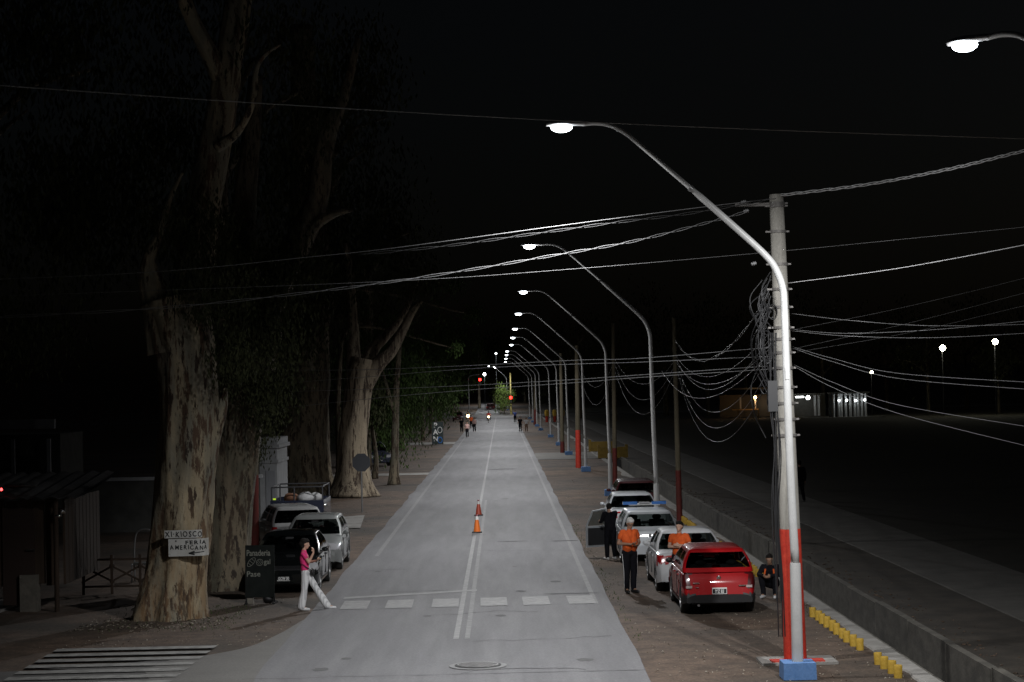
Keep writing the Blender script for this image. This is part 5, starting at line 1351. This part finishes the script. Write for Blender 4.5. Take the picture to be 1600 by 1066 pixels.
for i in range(n): q=i*4; fs += [(q,q+4,q+5,q+1),(q+2,q+3,q+7,q+6),(q,q+2,q+6,q+4)]
m.add(vs, fs); m.build('roof', M_tin, t)
for x in (-2.4,-.2,1.9):
    m = MB(); m.tube([(x,-2.35,0),(x,-2.35,2.66)], .06, 10); m.build('porch_post', M_plank, t, True, angle=40)
m = MB(); m.box((2.02,-2.25,2.35),(.16,.12,.12)); m.ball((1.95,-2.35,2.25),(.10,.08,.05)); m.build('wall_lamp', M_chrome, t, True)
m = MB(); m.ball((0,0,0),(.4,.28,.05), nu=20)
for v in m.v: v.z += .05*noise.noise(v*5)
m.build('tin_lid', M_tin, None, True, loc=(-11.45,48.7,2.95), label='bent shiny tin lid lying on the shack roof', cat='metal scrap')
m = MB(); m.ball((0,0,0),.035); m.build('indicator_lamp', mat('led_red', (1,.1,.1), .4, emit=(1,.05,.05), es=6), None, True, loc=tuple(dp(2, 765, 47.9)), label='tiny red light under the shack roof at the left edge', cat='lamp')
# fence of crossed slats
t = thing('lattice_fence', 'low fence of crossed wooden slats between the shack and the big tree', 'fence', (-9.4, 52.2, 0))
m = MB()
for i in range(4):
    x = -1.3+i*.72; m.box((x+.36,0,.52),(.95,.03,.05),rot=(0,R(28),0)); m.box((x+.36,.035,.52),(.95,.03,.05),rot=(0,R(-28),0))
    m.box((x+.36,0,.88),(.80,.03,.05),rot=(0,R(0),0)); m.box((x+.36,.0,.2),(.8,.03,.05))
m.build('slats', M_plank, t)
for i in range(5):
    m = MB(); m.box((-1.3+i*.72,0,.5),(.07,.07,1.0)); m.build('post', M_plank, t)
t = thing('metal_chair', 'faint pale tubular chair frame behind the crossed fence', 'chair', (-9.75, 55.5, 0))
m = MB(); m.tube(catmull([(-.28,.2,0),(-.28,.2,.9),(-.18,.22,1.35),(.18,.22,1.35),(.28,.2,.9),(.28,.2,0)],5), .025, 8); m.tube([(-.28,-.25,0),(-.28,-.25,.5),(-.28,.2,.5)], .02, 8); m.tube([(.28,-.25,0),(.28,-.25,.5),(.28,.2,.5)], .02, 8); m.build('frame', M_metal, t, True)
m = MB(); m.box((0,0,.5),(.54,.46,.05)); m.build('seat', M_wallg, t)
# potted plant in white bag
p = gp(15, 934)
t = thing('potted_plant', 'small bush in a white bag beside the stone plinth', 'plant', (p.x, p.y, 0))
m = MB(); m.lathe([(.13,0),(.17,.1),(.15,.22),(.10,.30),(.13,.33)], 14)
for v in m.v: v += noise.noise_vector(v*9)*.03
m.build('bag', M_platew, t, True)
m = MB(); random.seed(9); leafcloud(m, (0,0,.55), (.35,.35,.30), 420, .07, .2); m.build('foliage', M_leaf, t)
mb = MB(); a = [gp(x, y) for x, y in ((0,958),(42,940),(30,935),(-40,948),(-60,975))]; mb.poly([(q.x,q.y) for q in a], 0.0, .06); mb.build('concrete_step', M_conc, kind='structure')
# long low house behind
D_ = 92; a, b = dp(-60, 655, D_), dp(86, 655, D_)
t = thing('house', 'faint house front with a pale beam and posts far at the left', 'building', ((a.x+b.x)/2, D_+3, 0)); w_ = b.x-a.x
m = MB(); m.box((0,.5,1.7),(w_,5,3.4)); m.build('wall', M_wallg, t)
m = MB(); m.box((0,-3.0,dp(0,664,D_).z),(w_,.25,.42)); m.build('beam', M_wall, t)
for x in (20,76):
    q = dp(x, 680, D_); m = MB(); m.box((q.x-(a.x+b.x)/2,-3,1.6),(.16,.16,3.2)); m.build('porch_post', M_wall, t)
m = MB(); m.box((.6,-2.04,1.9),(.9,.06,1.0)); m.build('window', M_dark, t)
t = thing('boundary_wall', 'long low pale wall behind the trees on the left', 'wall', (-17, 76, 0))
m = MB(); m.box((0,0,.95),(16,.2,1.9)); m.build('wall', M_wallg, t); m = MB(); m.box((0,0,1.96),(16.2,.3,.12)); m.build('coping', M_wall, t)
t = thing('boundary_wall', 'low wall glimpsed between the trees beyond the octagonal sign', 'wall', (-14, 175, 0), R(4))
m = MB(); m.box((0,0,.8),(9,.25,1.6)); m.build('wall', M_wallg, t)
# ------------------------------------------------------------------ right side far lights
def em(name, c, e): return mat(name, c, .4, emit=c, es=e)
E_w = em('bulb_white', (.95,1,1), 12); E_o = em('bulb_orange', (1,.5,.15), 45); E_y = em('bulb_warm', (1,.95,.7), 50)
def bulb(x, y, D, r, m_, name, parent, base):
    q = dp(x, y, D)-Vector(base); m = MB(); m.ball(q, r); return m.build(name, m_, parent, True)
def small_light(x, y, D, e, col):
    ld = bpy.data.lights.new('lamp_light', 'POINT'); ld.energy = e; ld.color = col; ld.shadow_soft_size = .1
    o = bpy.data.objects.new('lamp_light', ld); COL.objects.link(o); o.location = dp(x, y, D)
D_ = 300; c = dp(1165, 650, D_); c.z = 0
t = thing('kiosk', 'far lit kiosk with a wooden counter and one orange lamp', 'building', c)
ax = lambda x: dp(x, 650, D_).x-c.x; az = lambda y: dp(1165, y, D_).z
m = MB(); m.box(((ax(1128)+ax(1208))/2, 3, 1.75),(ax(1208)-ax(1128),.3,3.3)); m.build('wall', mat('kiosk_wall', (.07,.06,.045), .9), t)
m = MB(); m.box(((ax(1130)+ax(1206))/2, 1, az(617)+.9),(ax(1206)-ax(1130),5,.25)); m.build('roof', M_wallg, t)
m = MB(); m.box(((ax(1143)+ax(1184))/2, -1, az(640)),(ax(1184)-ax(1143),1.2,.14)); m.build('counter', mat('counter_wood', (.5,.3,.1), .6), t)
for x in (1152,1184): 
    m = MB(); m.box((ax(x),-1,az(640)/2),(.16,.16,az(640))); m.build('counter_leg', MATS['counter_wood'], t)
for x in (1156,1179):
    m = MB(); m.box((ax(x),-1.2,(az(640)+az(626))/2+.3),(.2,.2,1.7)); m.build('pillar', M_wall, t)
for x in (1162,1173):
    m = MB(); m.box((ax(x),-1.6,.85),(.5,.4,.08)); m.tube([(ax(x),-1.6,0),(ax(x),-1.6,.85)],.05,6); m.build('stool', M_dark, t)
bulb(1180, 621, D_-1.6, .20, E_o, 'orange_bulb', t, c); small_light(1180, 623, D_-2, 70, (1,.6,.3)); small_light(1196, 630, D_+1.5, 22, (1,.8,.6))
D_ = 300; c = dp(1250, 652, D_); c.z = 0
t = thing('shed', 'far dark shed with a strip lamp and a round white lamp', 'building', c); ax = lambda x: dp(x, 650, D_).x-c.x
m = MB(); m.box(((ax(1238)+ax(1295))/2, 3, 1.7),(ax(1295)-ax(1238),.3,3.4)); m.build('wall', M_wallg, t)
for x in (1277,1283):
    m = MB(); m.box((ax(x),2,1.6),(.3,.3,3.0)); m.build('pillar', M_wall, t)
q = dp(1249.5, 620.5, D_)-c; m = MB(); m.box(q,(1.2,.12,.2)); m.build('strip_lamp', E_w, t); bulb(1262.5, 621.5, D_, .30, E_w, 'round_lamp', t, c)
small_light(1256, 623, D_-.6, 9, (.9,1,1))
D_ = 290; c = dp(1325, 655, D_); c.z = 0
t = thing('colonnade', 'far colonnade of pale columns under four small white lamps', 'building', c); ax = lambda x: dp(x, 650, D_).x-c.x
m = MB(); m.box(((ax(1300)+ax(1356))/2, 2.6, 1.7),(ax(1356)-ax(1300),.3,3.4)); m.build('back_wall', M_wallg, t)
m = MB(); m.box(((ax(1300)+ax(1356))/2, 1.2, 3.45),(ax(1356)-ax(1300)+.4,3.2,.2)); m.build('roof', M_wallg, t)
for x in (1303,1311,1315,1322,1329,1336,1341,1347,1353):
    m = MB(); m.lathe([(.20,0),(.17,.2),(.16,3.0),(.22,3.3)], 12, Matrix.Translation((ax(x),0,0))); m.build('column', M_wall, t, True, angle=40)
for x, y in ((1311,626),(1323,625.5),(1337,626),(1351,625)):
    bulb(x, y, D_-.5, .15, E_w, 'small_lamp', t, c)
small_light(1312, 629, D_-1.2, 5, (.95,1,.95)); small_light(1338, 629, D_-1.2, 2, (.95,1,.95))
strip('park_kerb', dp(1238,657,285).x, dp(1380,657,285).x, 283, 286, .12, M_path, 3, thick=1)
for (x, y, D_, r_, e, lb) in ((1473,544,280,.40,200,'left of the two white park lights on tall posts'),(1555,534,280,.40,260,'right of the two white park lights on tall posts'),(1362,582,300,.20,20,'small dim park light above the colonnade')):
    q = dp(x, y, D_); t = thing('park_lamp', lb, 'street lamp', (q.x, D_, 0), group='park lights')
    m = MB(); m.tube([(0,.4,0),(0,.4,q.z+.3)], .06, 10); m.build('post', M_dark, t, True, angle=40)
    m = MB(); m.box((0,.1,q.z+.28),(.5,.7,.12)); m.build('lamp_head', M_steeld, t)
    m = MB(); m.ball((0,0,q.z),r_); m.build('bulb', E_y, t, True)
    small_light(x, y+3, D_-.6, e, (1,1,.85))
for (x, y, lb) in ((757,585,'small white street light above the far left lane'),(775,552.5,'pinprick lamp among the far leaves')):
    q = dp(x, y, 425); t = thing('street_light', lb, 'street lamp', (q.x, 425, gz(425)), group='distant street lights')
    m = MB(); m.tube([(0,.3,0),(0,.3,q.z)], .07, 8); m.build('post', M_dark, t, True, angle=40)
    m = MB(); m.ball((0,0,q.z-gz(425)),.30 if y>560 else .18); m.build('bulb', E_w, t, True); small_light(x, y+2, 424, 500, (.9,1,1))
print('objects', len(bpy.data.objects), 'faces', sum(len(m.polygons) for m in bpy.data.meshes))
